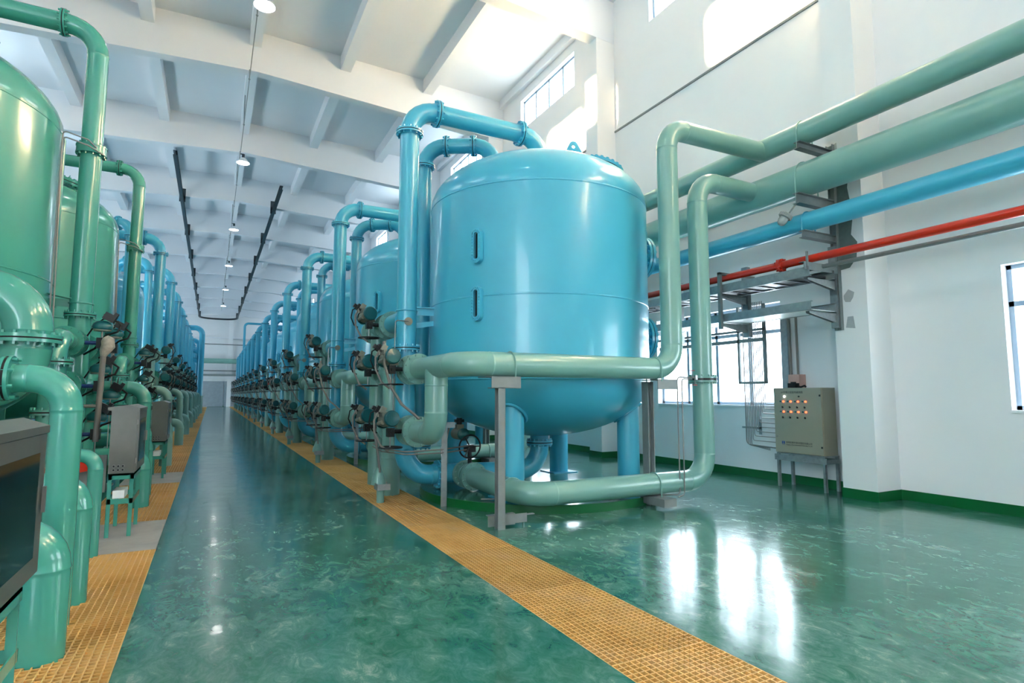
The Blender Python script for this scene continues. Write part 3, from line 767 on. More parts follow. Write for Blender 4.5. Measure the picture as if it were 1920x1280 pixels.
# rotate the green tanks so their side manholes look at the left wall
for o in (lt, c):
    for ch in list(o.children):
        if ch.name.startswith(('manhole_neck',)): ch.rotation_euler.z = PI
for i, y in enumerate((8.46, 13.31)):
    m = MB(); m.mat(0).lathe([(1.74, 0), (1.74, .10), (1.735, .104)], (-3.37, y, 0), seg=56); m.mat(1).lathe([(1.735, .104), (.001, .104)], (-3.37, y, 0), seg=56)
    solo('tank_plinth', m, [M['skirt'], M['floor']], 'round green plinth under the %s sea-green tank' % ('nearest', 'second')[i], 'plinth', 'plinths of the green tanks')
def left_riser(k, y, ztop, r, mat):
    t = thing('riser_pipe', '%s sea-green riser pipe beside the aisle, arching left over its tank' % ('nearest', 'second')[k], 'pipe', (LX, y, 2.3), 'sea-green riser pipes')
    top = V((LX, y, ztop)); el = r*2.9; e = top+V((-1.9, 0, 0))
    m = MB(); m.pipe([(LX, y, .5), top, e, e-V((0, 0, .8))], r, el, 26); part('pipe_run', m, mat, t)
    for c, ax, gp in (((LX, y, 2.36), (0, 0, 1), .012), ((LX, y, 4.42-.14*k), (0, 0, 1), .075), (top+V((-el-.03, 0, 0)), (1, 0, 0), .012)):
        m = flange_mb(c, ax, r, nb=12, gap=gp); part('flange', m, [mat, M['rubber'] if gp < .05 else M['green']], t)
    z0 = 4.42-.14*k
    m = MB()
    for d in (0, .07):
        m.pipe([(LX+.07+d, y-r-.02, z0-d), (LX-.0, y-r-.10, z0+.06-d), (LX-.25, y-r-.12, z0+.12-d), (LX-.25+d*.6, y-r-.12, 1.9)], .009, .04, 8, weld=False)
    part('sensing_tube', m, M['chrome'], t, 'bright steel tubes')
    m = MB(); m.torus((LX, y, 2.5), (0, 0, 1), r+.006, .009); m.bar((LX-.1, y, 2.5), (LX-.6, y-.05, 2.5), .012, .09); m.bar((LX-.1, y-.05, 2.55), (LX-.45, y-.25, 2.6), .08, .01); part('pipe_bracket', m, mat, t)
    return t
left_riser(0, 8.56, 6.0, .115, M['green']); left_riser(1, 13.35, 5.86, .108, M['green'])
# green manifolds of the two near stations
def green_station(k, y):
    o = ('nearest', 'second')[k]
    t = thing('manifold_pipe', '%s sea-green valve manifold between the valves and its green tank' % o, 'pipe', (-1.5, y-.6, 0), 'sea-green manifolds'); G = M['green']; r = .12
    m = MB()
    # upright collector with elbow and body
    yc = y-1.05
    m.pipe([(-1.47, y-.55, 2.0), (-1.47, yc, 2.0), (-1.47, yc, .35), (-2.4, yc, .35)], r*.95, .22, 24)
    for z in (2.0, 1.5, .95, .5): m.cyl((-1.47, y-.62, z), (-1.47, y-.1, z), r, 22)
    for z in (1.5, .95): m.cyl((-1.47, yc, z), (-1.47, y-.4, z), r, 22)
    m.cyl((-1.47, y+.1, 1.5), (-1.47, y+.9, 1.5), r, 22); m.pipe([(-1.47, y+.1, 2.0), (-1.47, y+.85, 2.0), (-1.47, y+.85, .0)], r, .3, 22)
    m.pipe([(-1.6, y, .5), (-2.2, y, .5), (-2.6, y-.1, .5), (-3.3, y-.1, .5), (-3.3, y-.1, 1.0)], r, .2, 22)
    part('pipe_run', m, G, t)
    for c, a in (((-1.47, yc, 1.74), (0, 0, 1)), ((-1.47, yc, 1.22), (0, 0, 1)), ((-1.47, yc, .62), (0, 0, 1))): part('flange', flange_mb(c, a, r), [G, M['rubber']], t)
    return t
for k, y in enumerate(LY[:2]): green_station(k, y)
uv = upvalve('green'); uv0 = True
lv = []
for k, y in enumerate(LY):
    for (dy, z, w) in ((-.42, 2.0, 'topmost'), (-.42, 1.5, 'middle'), (-.42, .95, 'bottom'), (.5, 2.0, 'far-side top'), (.5, 1.2, 'far-side lower')):
        if k > 1 and w.startswith('far'): continue
        o = uv if uv0 else copy_tree(uv); uv0 = False
        if k >= 2: z = z-.1; dy = dy*.9-.1
        o.location = (LX-.02 if k < 2 else LX, y+dy, z)
        if k > 1: w = w+' extra'
        o['label'] = '%s upright valve with teal dome by the %s left station' % (w, ORD[k]); o['group'] = 'upright valves in the left-hand row'
# big green elbow in the left foreground
t = thing('elbow_pipe', 'thick sea-green elbow turning down at the left edge, above a bolted flange', 'pipe', (-1.49, 6.6, 1.0))
m = MB(); m.pipe([(-3.0, 6.6, 2.34), (-1.49, 6.6, 2.34), (-1.49, 6.6, 1.45), (-2.6, 6.6, 1.42)], .185, .36, 30); part('pipe_run', m, M['green'], t)
part('flange', flange_mb((-1.49, 6.6, 1.90), (0, 0, 1), .185, nb=14, ratio=1.38), [M['green'], M['rubber']], t)
# green drop pipes into the trench
def trench_pipe(name, x, y, z, r, xs, fl, lab, bend, grp, mat):
    t = thing('drain_pipe', lab, 'pipe', (x, y, 0), grp)
    m = MB(); m.pipe([(xs, y, z), (x, y, z), (x, y, -.04)], r, bend, 24); part('pipe_run', m, mat, t)
    if fl is not None: part('flange', flange_mb((fl, y, z), (1, 0, 0), r, nb=8, ratio=1.6), [mat, M['rubber']], t)
    return t
spec = [('a', -.755, 4.02, .63, .112, -1.6, None, 'fat short sea-green pipe with domed elbow', .16),
        ('b', -.80, 4.52, 1.50, .086, -1.75, -1.10, 'tall sea-green pipe with elbow and side flange', .19),
        ('c', -.79, 4.98, .78, .092, -1.7, None, 'medium sea-green pipe with domed elbow', .15),
        ('d', -.88, 6.30, .87, .058, -1.7, -1.06, 'thin sea-green pipe with elbow')]
spec[3] = spec[3]+(.12,)
for k in range(10):
    for (n, x, y, z, r, xs, fl, lab, b) in spec:
        dy = 4.75*k if k < 3 else 4.75*2+.4+4.9*(k-2)
        if k == 1 and n in 'a': pass
        if y+dy in []: continue
        # keep clear of the cabinets
        yy = y+dy
        if 6.9 < yy < 7.85: yy = 7.95
        if 11.4 < yy < 12.35: yy = 12.5
        mt = M['green'] if k < 2 else M['pale']
        trench_pipe(n, x, yy, z, r, xs, fl, (lab if k < 2 else lab.replace('sea-green', 'pale green'))+' in the left trench, %s set' % ORD[k], b, 'drain pipes along the left trench', mt)
# blue left row: right station turned half a turn
ANG = PI
def turned(o, y):
    """place a copy of a right-row thing half a turn round the riser, on the left"""
    bl = base_loc[[q[0] for q in P].index(o)]
    c = copy_tree(o); d = bl-V((RX, RY, 0))
    c.location = (LX-d.x, y-d.y, bl.z); c.rotation_euler = (0, 0, PI); return c
for k, y in enumerate(LY[2:]):
    for (o, lab, g) in P:
        nm = o.name.split('.')[0]
        if nm in ('header_pipe', 'support_post', 'drain_valve', 'drain_funnel', 'cable_bundle', 'drop_pipe'): continue
        c = turned(o, y)
        lb = lab.replace('right-hand', 'left-hand').replace('{o}', '{o} blue' if 'blue' not in lab.split('{o}')[1] and not lab.startswith('tall') else '{o}').replace('sky-blue filter tank from the camera', 'sky-blue filter tank')
        c['label'] = lb.format(o=ORD[k]).replace('blue blue', 'blue'); c['group'] = g.replace('right-hand', 'left-hand')
        if nm == 'riser_pipe': c.scale = (1, 1, 1.09)
# lone blue pipes further down the aisle
t = thing('riser_pipe', 'blue pipe standing closest to the aisle at the far end, left side', 'pipe', (-.8, 50, 0))
m = MB(); m.pipe([(-3.2, 50, 6.5), (-.8, 50, 6.5), (-.8, 50, 1.3)], .20, .5)
for z in (5.6, 4.8, 4.1): m.pipe([(-3.2, 50.6, z), (-1.0, 50.6, z), (-1.0, 50.6, 1.2)], .17, .4)
part('pipe_run', m, M['blue'], t)
m = MB(); m.cyl((-.8, 50, -.02), (-.8, 50, 1.3), .24, 20); m.cyl((-1.3, 50, 1.0), (-.8, 50, 1.0), .2, 18); m.torus((-.8, 50, 1.3), (0, 0, 1), .27, .04, 20, 6); part('base_spool', m, M['pale'], t)
t = thing('riser_pipe', 'thin blue pipe standing apart at the far end, right side', 'pipe', (2.7, 62, 0))
m = MB(); m.pipe([(2.65, 62, 0), (2.65, 62, 8.4), (4.6, 62, 8.4)], .11, .35); m.pipe([(3.0, 62.5, 0), (3.0, 62.5, 6.6), (4.8, 62.5, 6.6)], .11, .35); part('pipe_run', m, M['blue'], t)
# red handle lever valve seen along the right row
t = thing('manual_valve', 'hand valve with bright red lever above the right-hand pipes, far down', 'valve', (2.2, 27.4, 1.6))
m = MB(); m.cyl((2.2, 27.4, 1.6), (2.2, 27.4, 2.1), .09, 14); m.torus((2.2, 27.4, 2.1), (0, 0, 1), .12, .03, 18, 6); part('valve_body', m, M['black'], t)
m = MB(); m.sweep([(2.1, 27.35, 1.9), (2.3, 27.3, 1.86), (2.65, 27.2, 1.84)], [.04, .07, .06], 10); part('lever', m, M['red'], t, 'bright red lever')

# ------------------------------------------------------------------ stainless cabinets on green stands
def cabinet(y, lab):
    t = thing('control_cabinet', lab, 'cabinet', (-.76, y, 0), 'stainless cabinets along the left trench')
    x0, x1, y0, y1, z0, z1 = -.875, -.655, y, y+.76, .62, 1.245
    m = MB(); m.bb(x0, x1, y0, y1, z0, z1); cb = part('cabinet_body', m, M['inox'], t, smooth=False)
    m = MB(); xa, xb = x0-.03, x1+.02
    pr = [(xa, z1+.0), (xa, z1+.03), ((xa+xb)/2+.04, z1+.055), (xb, z1+.02), (xb, z1-.012)]
    vs = [(x, yy, z) for yy in (y0-.02, y1+.02) for x, z in pr]; n = 5
    m.add(vs, [tuple(range(n)), tuple(reversed(range(n, 2*n)))]+[(i, i+n, (i+1) % n+n, (i+1) % n) for i in range(n)]); part('rain_cap', m, M['inox'], t, smooth=False)
    m = MB(); m.mat(0).bb(x1, x1+.018, y0+.012, y1-.012, z0+.02, z1-.015)
    d = part('door', m, M['inox'], t, smooth=False)
    m = MB(); m.bb(x1+.018, x1+.021, y0+.1, y1-.12, z0+.1, z1-.09); part('door_window', m, M['sgglass'], d, 'dark glass', smooth=False)
    m = MB(); m.box((x1+.03, y1-.05, z0+.33), (.012, .018, .11)); part('handle', m, M['chrome'], d, 'chrome handle')
    m = MB()
    for zz in (z0+.12, z1-.12): m.cyl((x1+.005, y0-.004, zz-.025), (x1+.005, y0-.004, zz+.025), .007, 8)
    part('hinge', m, M['chrome'], d)
    m = MB()
    for i in range(3):
        for j in range(2):
            c = V((x0+.045+.038*i, y0, z0+.035+.037*j)); m.mat(0).cyl(c+V((0, .001, 0)), c-V((0, .006, 0)), .0145, 14); m.mat(1).cyl(c, c-V((0, .008, 0)), .009, 12)
    part('cable_gland', m, [M['chrome'], M['black']], t)
    s = thing('cabinet_stand', lab.replace('cabinet', 'angle-iron stand').replace('stainless', 'green').replace('boxy ', ''), 'stand', (-.76, y, 0), 'green stands of the stainless cabinets')
    w = .036
    for xx in (x0+w/2, x1-w/2):
        for yy in (y0+w/2, y1-w/2-.14):
            m = MB(); m.bb(xx-w/2, xx+w/2, yy-w/2, yy-w/2+.006, 0, .61); m.bb(xx-w/2, xx-w/2+.006, yy-w/2, yy+w/2, 0, .61); part('leg', m, M['green'], s, smooth=False)
    m = MB()
    for zz in (.60, .36):
        m.bb(x0, x1, y0, y0+.006, zz-.04, zz+.012); m.bb(x0, x1, y1-.146, y1-.14, zz-.04, zz+.012); m.bb(x0, x0+.006, y0, y1-.14, zz-.04, zz+.012); m.bb(x1-.006, x1, y0, y1-.14, zz-.04, zz+.012)
    m.bb(x0, x1, y0, y1-.14, .598, .612)
    part('rail_frame', m, M['green'], s, smooth=False)
    b = MB(); b.bb(x0+.045, x0+.145, y0+.02, y0+.3, .373, .45)
    solo('junction_box', b, M['white'], 'small pale box on the shelf of the %s' % lab.replace(' of three stainless boxy cabinets', ' cabinet stand').replace('farthest', 'farthest').split(' with')[0], 'box', 'boxes under the cabinets', smooth=False)
    return t
cabinet(2.49, 'nearest of three stainless boxy cabinets with dark glass door')
cabinet(6.99, 'middle of three stainless boxy cabinets with dark glass door')
cabinet(11.49, 'farthest of three stainless boxy cabinets with dark glass door')
t = thing('vent_pipe', 'slim sea-green upright pipe seen between the two green tanks', 'pipe', (-2.12, 10.35, .0))
m = MB(); m.cyl((-2.12, 10.35, .0), (-2.12, 10.35, 5.15), .055, 18); m.lathe([(.055, 0), (.04, .03), (.001, .04)], (-2.12, 10.35, 5.15), seg=18); part('pipe_run', m, M['green'], t)
part('flange', flange_mb((-2.12, 10.35, 2.7), (0, 0, 1), .055, nb=6), [M['green'], M['rubber']], t)
# stainless tray + clutter behind the pipes on the left
m = MB(); m.bb(-1.45, -.93, 7.3, 7.34, .40, .78); m.bb(-1.45, -.93, 7.3, 7.9, .40, .42)
solo('splash_plate', m, M['inox'], 'stainless plate behind the thin drain pipe, left of the middle cabinet', 'plate', smooth=False)
t = thing('standpipe', 'grey steel standpipe with foil-wrapped head among the nearest left valves', 'pipe', (-1.08, 7.6, .7))
m = MB(); m.cyl((-1.08, 7.6, .9), (-1.06, 7.6, 1.82), .028, 14); m.cyl((-1.3, 7.6, 1.28), (-1.08, 7.6, 1.28), .018, 12); m.cyl((-1.32, 7.6, 1.28), (-1.29, 7.6, 1.28), .06, 18); part('pipe_run', m, M['hose'], t)
m = MB(); m.sweep([(-1.06, 7.6, 1.82), (-1.05, 7.6, 1.87), (-1.02, 7.6, 1.93), (-1.03, 7.6, 2.0), (-1.05, 7.6, 2.03)], [.03, .05, .065, .06, .03], 14); part('wrap', m, M['tape'], t, 'crumpled white foil wrap')
t = thing('red_beam', 'red painted steel beam low between the nearest green pipes', 'beam', (-1.6, 6.2, .6))
m = MB(); m.bar((-2.4, 6.0, .55), (-1.05, 7.2, .70), .1, .1); part('beam_body', m, M['red'], t, smooth=False)

# ------------------------------------------------------------------ wall pipes on the right
YA, YB = -7.0, 76.0
def wallpipe(name, x, z, r, mat, lab, straps=True, joints=False):
    t = thing(name, lab, 'pipe', (x, 30, z))
    m = MB(); m.sweep([(x, y, z) for y in [YA]+[CY[2]+.2+BAY*k for k in range(0, 12)]+[YB]], r, 30); part('pipe_run', m, mat, t)
    if straps:
        for y in CY[1:8]:
            m = MB(); yy = y+.42
            pts = [(x+(r+.008)*math.cos(a), yy, z+(r+.008)*math.sin(a)) for a in [PI*k/16 for k in range(17)]]
            m.sweep([(x+r+.008, yy, z-r-.03)]+pts+[(x-r-.008, yy, z-r-.03)], .009, 8); part('u_bolt', m, mat, t)
    return t
wallpipe('wall_pipe', 7.25, 5.07, .163, M['pale'], 'pale green pipe along the right wall, highest of the four')
wallpipe('wall_pipe', 7.25, 4.40, .235, M['pale'], 'thick pale green pipe along the right wall, second from the top')
wallpipe('wall_pipe', 7.25, 3.79, .133, M['blue'], 'blue pipe along the right wall, third from the top')
rp = wallpipe('wall_pipe', 7.20, 3.255, .054, M['red'], 'thin red pipe along the right wall, lowest of the four', straps=False)
for y in (5.45, 11.5, 17.5): part('flange', flange_mb((7.2, y, 3.255), (0, 1, 0), .062, nb=8, ratio=1.5), [M['red'], M['red']], rp)
for (x, z, r, lab) in ((7.42, 3.965, .011, 'thin grey conduit just above the blue wall pipe'), (7.42, 3.165, .03, 'grey pipe close behind and below the red wall pipe')):
    m = MB(); m.cyl((x, YA, z), (x, YB, z), r, 12); solo('wall_conduit', m, M['steel'], lab, 'pipe')
def wall_bracket(y, k):
    t = thing('pipe_bracket', 'grey steel I-beam brackets on the %s right-hand wall column, carrying the wall pipes' % ORD[k], 'bracket', (7.8, y, 2.5), 'pipe brackets on the right-hand columns')
    yy = y+.40
    for z, x0 in ((4.897, 7.05), (4.155, 6.98), (3.645, 7.08)):
        h = .10 if z != 4.155 else .15; m = MB()
        m.bb(x0, 7.8, yy-.05, yy+.05, z-.008, z); m.bb(x0, 7.8, yy-.05, yy+.05, z-h, z-h+.008); m.bb(x0, 7.8, yy-.004, yy+.004, z-h, z)
        part('arm', m, M['steel'], t, smooth=False)
    m = MB()
    m.bb(7.02, 7.8, yy-.05, yy-.042, 3.09, 3.19); m.bb(7.02, 7.8, yy-.05, yy+.03, 3.19, 3.198); m.bb(7.07, 7.10, yy-.06, yy-.04, 3.12, 3.34)
    part('arm', m, M['steel'], t, smooth=False)
    m = MB(); m.bb(7.74, 7.80, yy-.06, yy-.052, 2.3, 4.98); m.bb(7.74, 7.80, yy+.03, yy+.038, 2.3, 4.98); m.bb(7.79, 7.80, yy-.06, yy+.038, 2.3, 4.98); part('back_channel', m, M['steel'], t, smooth=False)
for k, y in enumerate(CY[2:9]): wall_bracket(y, k)
# cable trays
def tray(z0, z1, solid, lab):
    t = thing('cable_tray', lab, 'tray', (7.35, 30, z0))
    m = MB(); a, b = 7.08, 7.62; ys, ye = 4.93, 66
    for x in (a, b):
        s = 1 if x == a else -1
        m.bb(x-.003, x+.003, ys, ye, z0, z1); m.bb(x, x+s*.04, ys, ye, z1-.005, z1); m.bb(x, x+s*.04, ys, ye, z0, z0+.005)
    part('side_rail', m, M['galv'], t, smooth=False)
    m = MB()
    if solid: m.bb(a, b, ys+.02, ye, z0+.005, z0+.012)
    else:
        y = ys+.15
        while y < 30: m.bb(a, b, y, y+.03, z0+.005, z0+.02); y += .25
        m.mat(1)
        m.bb(a+.05, b-.05, ys+.1, ye, z0+.022, z0+.05)
    part('tray_bottom', m, [M['white'] if solid else M['galv'], M['black']], t, smooth=False)
tray(3.00, 3.13, False, 'upper galvanised cable ladder under the red wall pipe')
tray(2.54, 2.66, True, 'lower galvanised cable tray with pale flat underside')
gy = [5.0+1.52*k for k in range(0, 22)]
gp = None
for i, y in enumerate(gy):
    for z, w in ((2.995, 'upper'), (2.535, 'lower')):
        if gp is None:
            gp = thing('tray_bracket', '', 'bracket', (7.8, y, z))
            m = MB(); pr = [(7.14, z), (7.80, z), (7.80, z-.13), (7.72, z-.13), (7.14, z-.03)]
            for s in (0, .05):
                n = len(pr); vs = [(x, y+s+q, zz) for q in (0, .005) for x, zz in pr]
                m.add(vs, [tuple(range(n)), tuple(reversed(range(n, 2*n)))]+[(j, j+n, (j+1) % n+n, (j+1) % n) for j in range(n)])
            m.bb(7.14, 7.8, y, y+.05, z-.004, z)
            part('gusset', m, M['galv'], gp, smooth=False)
            m = MB(); m.bb(7.72, 7.80, y-.03, y+.08, z-.2, z+.5); part('hanger', m, M['galv'], gp, smooth=False); o = gp
        else: o = copy_tree(gp); o.location = (7.8, y, z)
        o['label'] = 'tapered steel bracket holding the %s tray, number %d from the near end' % (w, i+1); o['group'] = 'cable tray brackets'
m = MB(); m.bb(7.0, 7.05, 6.40, 6.45, 2.42, 3.32); m.bb(7.0, 7.8, 6.40, 6.44, 3.28, 3.32)
solo('tray_hanger', m, M['steel'], 'upright grey bar in front of both cable trays', 'hanger', smooth=False)
t = thing('cable_ladder', 'hanging rectangular frame of thin vertical conduits before the window', 'ladder', (8.0, 6.68, 1.0))
m = MB(); m.bb(7.98, 8.02, 6.92, 6.96, 1.60, 2.9); m.bb(7.98, 8.02, 6.40, 6.44, 1.60, 2.9); m.bb(7.98, 8.02, 6.40, 6.96, 1.58, 1.62); m.bb(7.98, 8.02, 6.42, 8.9, 2.28, 2.34); m.bb(7.98, 8.02, 6.40, 9.4, 2.46, 2.50); part('frame', m, M['steel'], t, smooth=False)
for i in range(13):
    m = MB(); y = 6.48+.033*i; zt = 1.25-.075*(i if i < 9 else 9+.0*(i-9))
    if i < 9: m.pipe([(8.03, y, 2.95), (8.03, y, zt), (7.98, 6.2, zt)], .007, .04, 8, weld=False)
    elif i == 12: m.pipe([(8.03, y, 2.95), (8.03, y, .58), (7.98, 6.2, .56)], .010, .07, 8, weld=False)
    else: m.pipe([(8.03, y, 2.95), (8.03, y, zt-.0), (8.03, 6.42, zt-.02*(i-8))], .007, .04, 8, weld=False)
    part('conduit', m, M['chrome'], t)
m = MB(); m.bb(8.05, 8.07, 6.6, 6.98, .84, .87); m.bb(8.05, 8.07, 6.60, 6.64, .75, 1.0); part('clamp_bar', m, M['galv'], t, smooth=False)
# down conduits beside window
t = thing('conduit_duct', 'galvanised duct and two grey pipes descending beside the near window', 'duct', (8.22, 6.25, 1.4))
m = MB(); m.bb(8.22, 8.31, 6.17, 6.29, 1.45, 2.65); part('duct', m, M['galv'], t, smooth=False)
m = MB(); m.pipe([(7.7, 6.15, 2.68), (8.2, 6.12, 2.64), (8.2, 6.11, 1.45)], .022, .08, 10, weld=False); m.pipe([(7.7, 6.0, 2.74), (8.22, 6.0, 2.7), (8.22, 6.0, 1.5)], .018, .08, 10, weld=False); part('conduit', m, M['hose'], t)
m = MB(); m.bb(8.14, 8.30, 5.93, 6.12, 1.44, 1.72); solo('cardboard_duct', m, paint('pinkish_board', srgb(190, 150, 138), .7), 'pinkish upright box section standing behind the beige control box', 'box', smooth=False)
# wall flood lamp
t = thing('wall_lamp', 'grey explosion-proof lamp with frosted globe under the wall pipes', 'lamp', (7.0, 5.25, 4.0))
m = MB(); m.pipe([(7.6, 5.02, 4.02), (7.02, 5.03, 4.02), (6.98, 5.12, 3.9)], .012, .05, 8, weld=False); part('bracket', m, M['steel'], t)
dl = V((-.35, .35, -.75)).normalized(); c0 = V((6.97, 5.14, 3.90))
m = MB(); m.lathe([(.02, 0), (.045, .0), (.078, .03), (.085, .07), (.07, .08)], c0, dl, 24); 
_, u, w = frame(dl)
for k in range(18):
    a = 2*PI*k/18; p = c0+dl*.02+(u*math.cos(a)+w*math.sin(a))*.078; m.bar(p, p+dl*.045, .006, .03)
part('housing', m, M['steel'], t)
m = MB(); m.lathe([(.062, .07), (.064, .12), (.052, .165), (.03, .185), (.001, .192)], c0, dl, 24); part('globe', m, M['glob'], t)

# ------------------------------------------------------------------ beige control box
t = thing('control_box', 'beige electrical control box with lit red lamps, near the right wall', 'box', (8.0, 5.8, .5))
X0 = 7.86; ya, yb, z0, z1 = 5.37, 6.17, .52, 1.505
m = MB(); m.bb(X0, 8.16, ya, yb, z0, z1); part('box_body', m, M['beige'], t, smooth=False)
m = MB(); m.bb(X0-.018, X0-.001, ya+.004, yb-.004, z0+.004, z1-.004); door = part('door', m, M['beige'], t, smooth=False)
XF = X0-.018
def disc(y, z, r, mat, nm, dep=.01, lab=None, seg=16):
    m = MB(); m.cyl((XF, y, z), (XF-dep, y, z), r, seg); return part(nm, m, mat, door, lab)
rows = [(1.30, 1.21), (1.145, 1.055)]
for zr, zk in rows:
    for i in range(4):
        y = yb-.125-.125*i
        disc(y, zr, .013, M['teal'], 'green_lamp', .014, 'unlit green lamp'); disc(y-.05, zr-.001, .014, M['ledr'], 'red_lamp', .014, 'lit red lamp')
        m = MB(); m.cyl((XF, y-.03, zk), (XF-.008, y-.03, zk), .014, 14); m.box((XF-.014, y-.03, zk+.004), (.014, .01, .026)); part('selector_switch', m, M['black'], door)
disc(yb-.195, 1.375, .0145, M['ledw'], 'white_lamp', .012, 'lit white lamp')
disc(yb-.44, 1.375, .012, M['black'], 'key_switch', .012)
for z in (1.385, .76): disc(yb-.035, z, .010, M['chrome'], 'door_lock', .006)
m = MB()
for z in (1.39, .64): m.bb(XF-.006, XF, ya+.012, ya+.036, z-.014, z+.014)
part('hinge', m, M['black'], door, smooth=False)
def text(body, y, z, size, mat, parent, width=None, name='lettering'):
    cu = bpy.data.curves.new(name, 'FONT'); cu.body = body; cu.size = size; cu.extrude = .0006; cu.align_x = 'LEFT'
    o = bpy.data.objects.new(name, cu); COL.objects.link(o)
    bpy.context.view_layer.update()
    w = o.dimensions.x or 1
    dg = bpy.context.evaluated_depsgraph_get(); me = bpy.data.meshes.new_from_object(o.evaluated_get(dg))
    bpy.data.objects.remove(o); sx = (width/w) if width else 1
    # local x -> -Y, local y -> +Z, facing -X
    T = Matrix(((0, 0, -1, XF-.0012), (-sx, 0, 0, y), (0, 1, 0, z), (0, 0, 0, 1)))
    me.transform(Matrix.Translation(-origin_of(parent)) @ T)
    me.materials.clear(); me.materials.append(mat)
    ob = bpy.data.objects.new(name, me); COL.objects.link(ob); ob.parent = parent
text('#1纤维过滤器电磁阀箱', yb-.135, 1.405+.02, .038, M['cap'], door, .37)
text('杭州欣澳环境科技股份有限公司', yb-.19, .668, .034, M['cap'], door, .43)
text("Hangzhou Xin'ao Environmental Technology Co., Ltd", yb-.19, .640, .022, M['cap'], door, .43)
m = MB(); a = yb-.118
m.bb(XF-.002, XF, a-.05, a, .684, .694); m.bb(XF-.002, XF, a-.05, a-.035, .655, .69); m.bb(XF-.002, XF, a-.015, a, .655, .69); m.bb(XF-.002, XF, a-.05, a, .664, .674)
part('logo', m, M['logo'], door, 'blue emblem', smooth=False)
text('XINAO', a, .642, .012, M['logo'], door, .05)
s = thing('box_stand', 'galvanised angle stand under the beige control box', 'stand', (8.0, 5.77, 0))
for (x, y) in ((X0, yb-.04), (X0, ya), (8.15, yb-.06), (8.15, ya)):
    m = MB(); m.bb(x, x+.04, y, y+.005, 0, .5); m.bb(x, x+.005, y, y+.04, 0, .5); part('leg', m, M['galv'], s, smooth=False)
m = MB(); m.bb(X0-.01, X0-.004, ya-.03, yb+.03, .40, .49); m.bb(X0, 8.2, ya-.005, ya, .40, .46); m.bb(X0, 8.2, yb-.005, yb, .40, .46); m.bb(8.19, 8.2, ya, yb, .4, .46); m.bb(X0, 8.19, ya, yb, .495, .515); part('rail_frame', m, M['galv'], s, smooth=False)
m = MB(); m.cyl((7.97, 6.17, .56), (7.97, 6.21, .56), .022, 12); m.cyl((7.97, 6.20, .56), (7.97, 6.23, .56), .015, 12)
solo('cable_gland', m, M['black'], 'black cable gland on the left side of the beige control box', 'gland')
m = MB(); m.box((8.0, 5.93, 1.545), (.10, .13, .07)); m.cyl((8.0, 5.93, 1.51), (8.0, 5.93, 1.60), .04, 14); m.sweep([(8.0, 5.88, 1.53), (8.0, 5.80, 1.52), (8.0, 5.74, 1.54), (8.0, 5.72, 1.52)], .014, 8)
solo('work_glove', m, M['rubber'], 'dark crumpled bundle lying on top of the beige control box', 'bundle')

# ------------------------------------------------------------------ ceiling lamps, conduit and crane rail
lamps = [12.75, 22.2, 31.7, 40.9, 50.5, 60.0]
lp = None
for i, y in enumerate(lamps):
    x, z = .66, 9.68
    if lp is None:
        lp = thing('pendant_lamp', '', 'lamp', (x, y, z)); 
        m = MB(); m.lathe([(.215, 0), (.20, .03), (.15, .10), (.09, .16), (.06, .19)], (x, y, z), seg=28); part('reflector', m, M['white'], lp)
        m = MB(); m.lathe([(.001, .02), (.205, .015)], (x, y, z), seg=28); part('diffuser', m, M['lamp'], lp, 'glowing face')
        m = MB(); m.cyl((x, y, z+.19), (x, y, z+.33), .05, 14); m.bb(x-.12, x+.02, y-.02, y+.02, z+.31, z+.34); part('ballast', m, M['dsteel'], lp); o = lp
    else: o = copy_tree(lp); o.location = (x, y, z)
    o['label'] = '%s bell-shaped ceiling lamp down the aisle, lit' % ORD[i]; o['group'] = 'ceiling lamps over the aisle'
for y in (3.3,):
    o = copy_tree(lp); o.location = (.66, y, 9.68); o['label'] = 'lit ceiling lamp just above the camera, outside the photo'; o['group'] = 'ceiling lamps over the aisle'
t = thing('lighting_conduit', 'thin grey conduit carrying the ceiling lamps along the aisle', 'conduit', (.56, 30, 10.0))
m = MB(); m.cyl((.56, Y0+.2, 10.0), (.56, 66, 10.0), .012, 8); part('conduit', m, M['steel'], t)
for k, y in enumerate([CY[2]+3.0*j for j in range(0, 20)]):
    m = MB(); zz = zb(.56) if k % 2 == 0 else 10.96
    m.cyl((.56, y+.05, 9.99), (.56, y+.05, zz+.02), .014, 8); m.torus((.56, y+.05, 10.0), (0, 1, 0), .02, .008, 10, 6); part('drop_rod', m, M['steel'], t)
t = thing('monorail_beam', 'dark steel monorail track looping below the ceiling beams', 'rail', (.4, 50, 9.9))
def rail_path():
    pts = [(-1.5, 23.0), (-1.5, 71.2)]
    for k in range(9): a = PI-PI/2*k/8; pts.append((-1.5+1.6+1.6*math.cos(a), 71.2+1.6*math.sin(a)))
    for k in range(9): a = PI/2-PI/2*k/8; pts.append((2.22-1.6+1.6*math.cos(a), 71.2+1.6*math.sin(a)))
    pts.append((2.22, 25.0)); return pts
m = MB(); rpth = rail_path()
for (w, h, zc) in ((.13, .014, 9.87), (.02, .15, 9.95), (.13, .014, 10.03)):
    for a, b in zip(rpth[:-1], rpth[1:]): m.bar((a[0], a[1], zc), (b[0], b[1], zc), w, h)
part('track', m, M['dsteel'], t, smooth=False)
for y in CY[6:]:
    for x, s in ((-1.5, 1), (2.22, -1)):
        if y < 72:
            m = MB(); m.bb(x-.12, x+.12, y-.03, y+.0, 9.9, 10.5); m.bb(x-.1, x+.1, y-.03, y+.25, 10.03, zb(x)+.01); part('hanger', m, M['dsteel'], t, smooth=False)
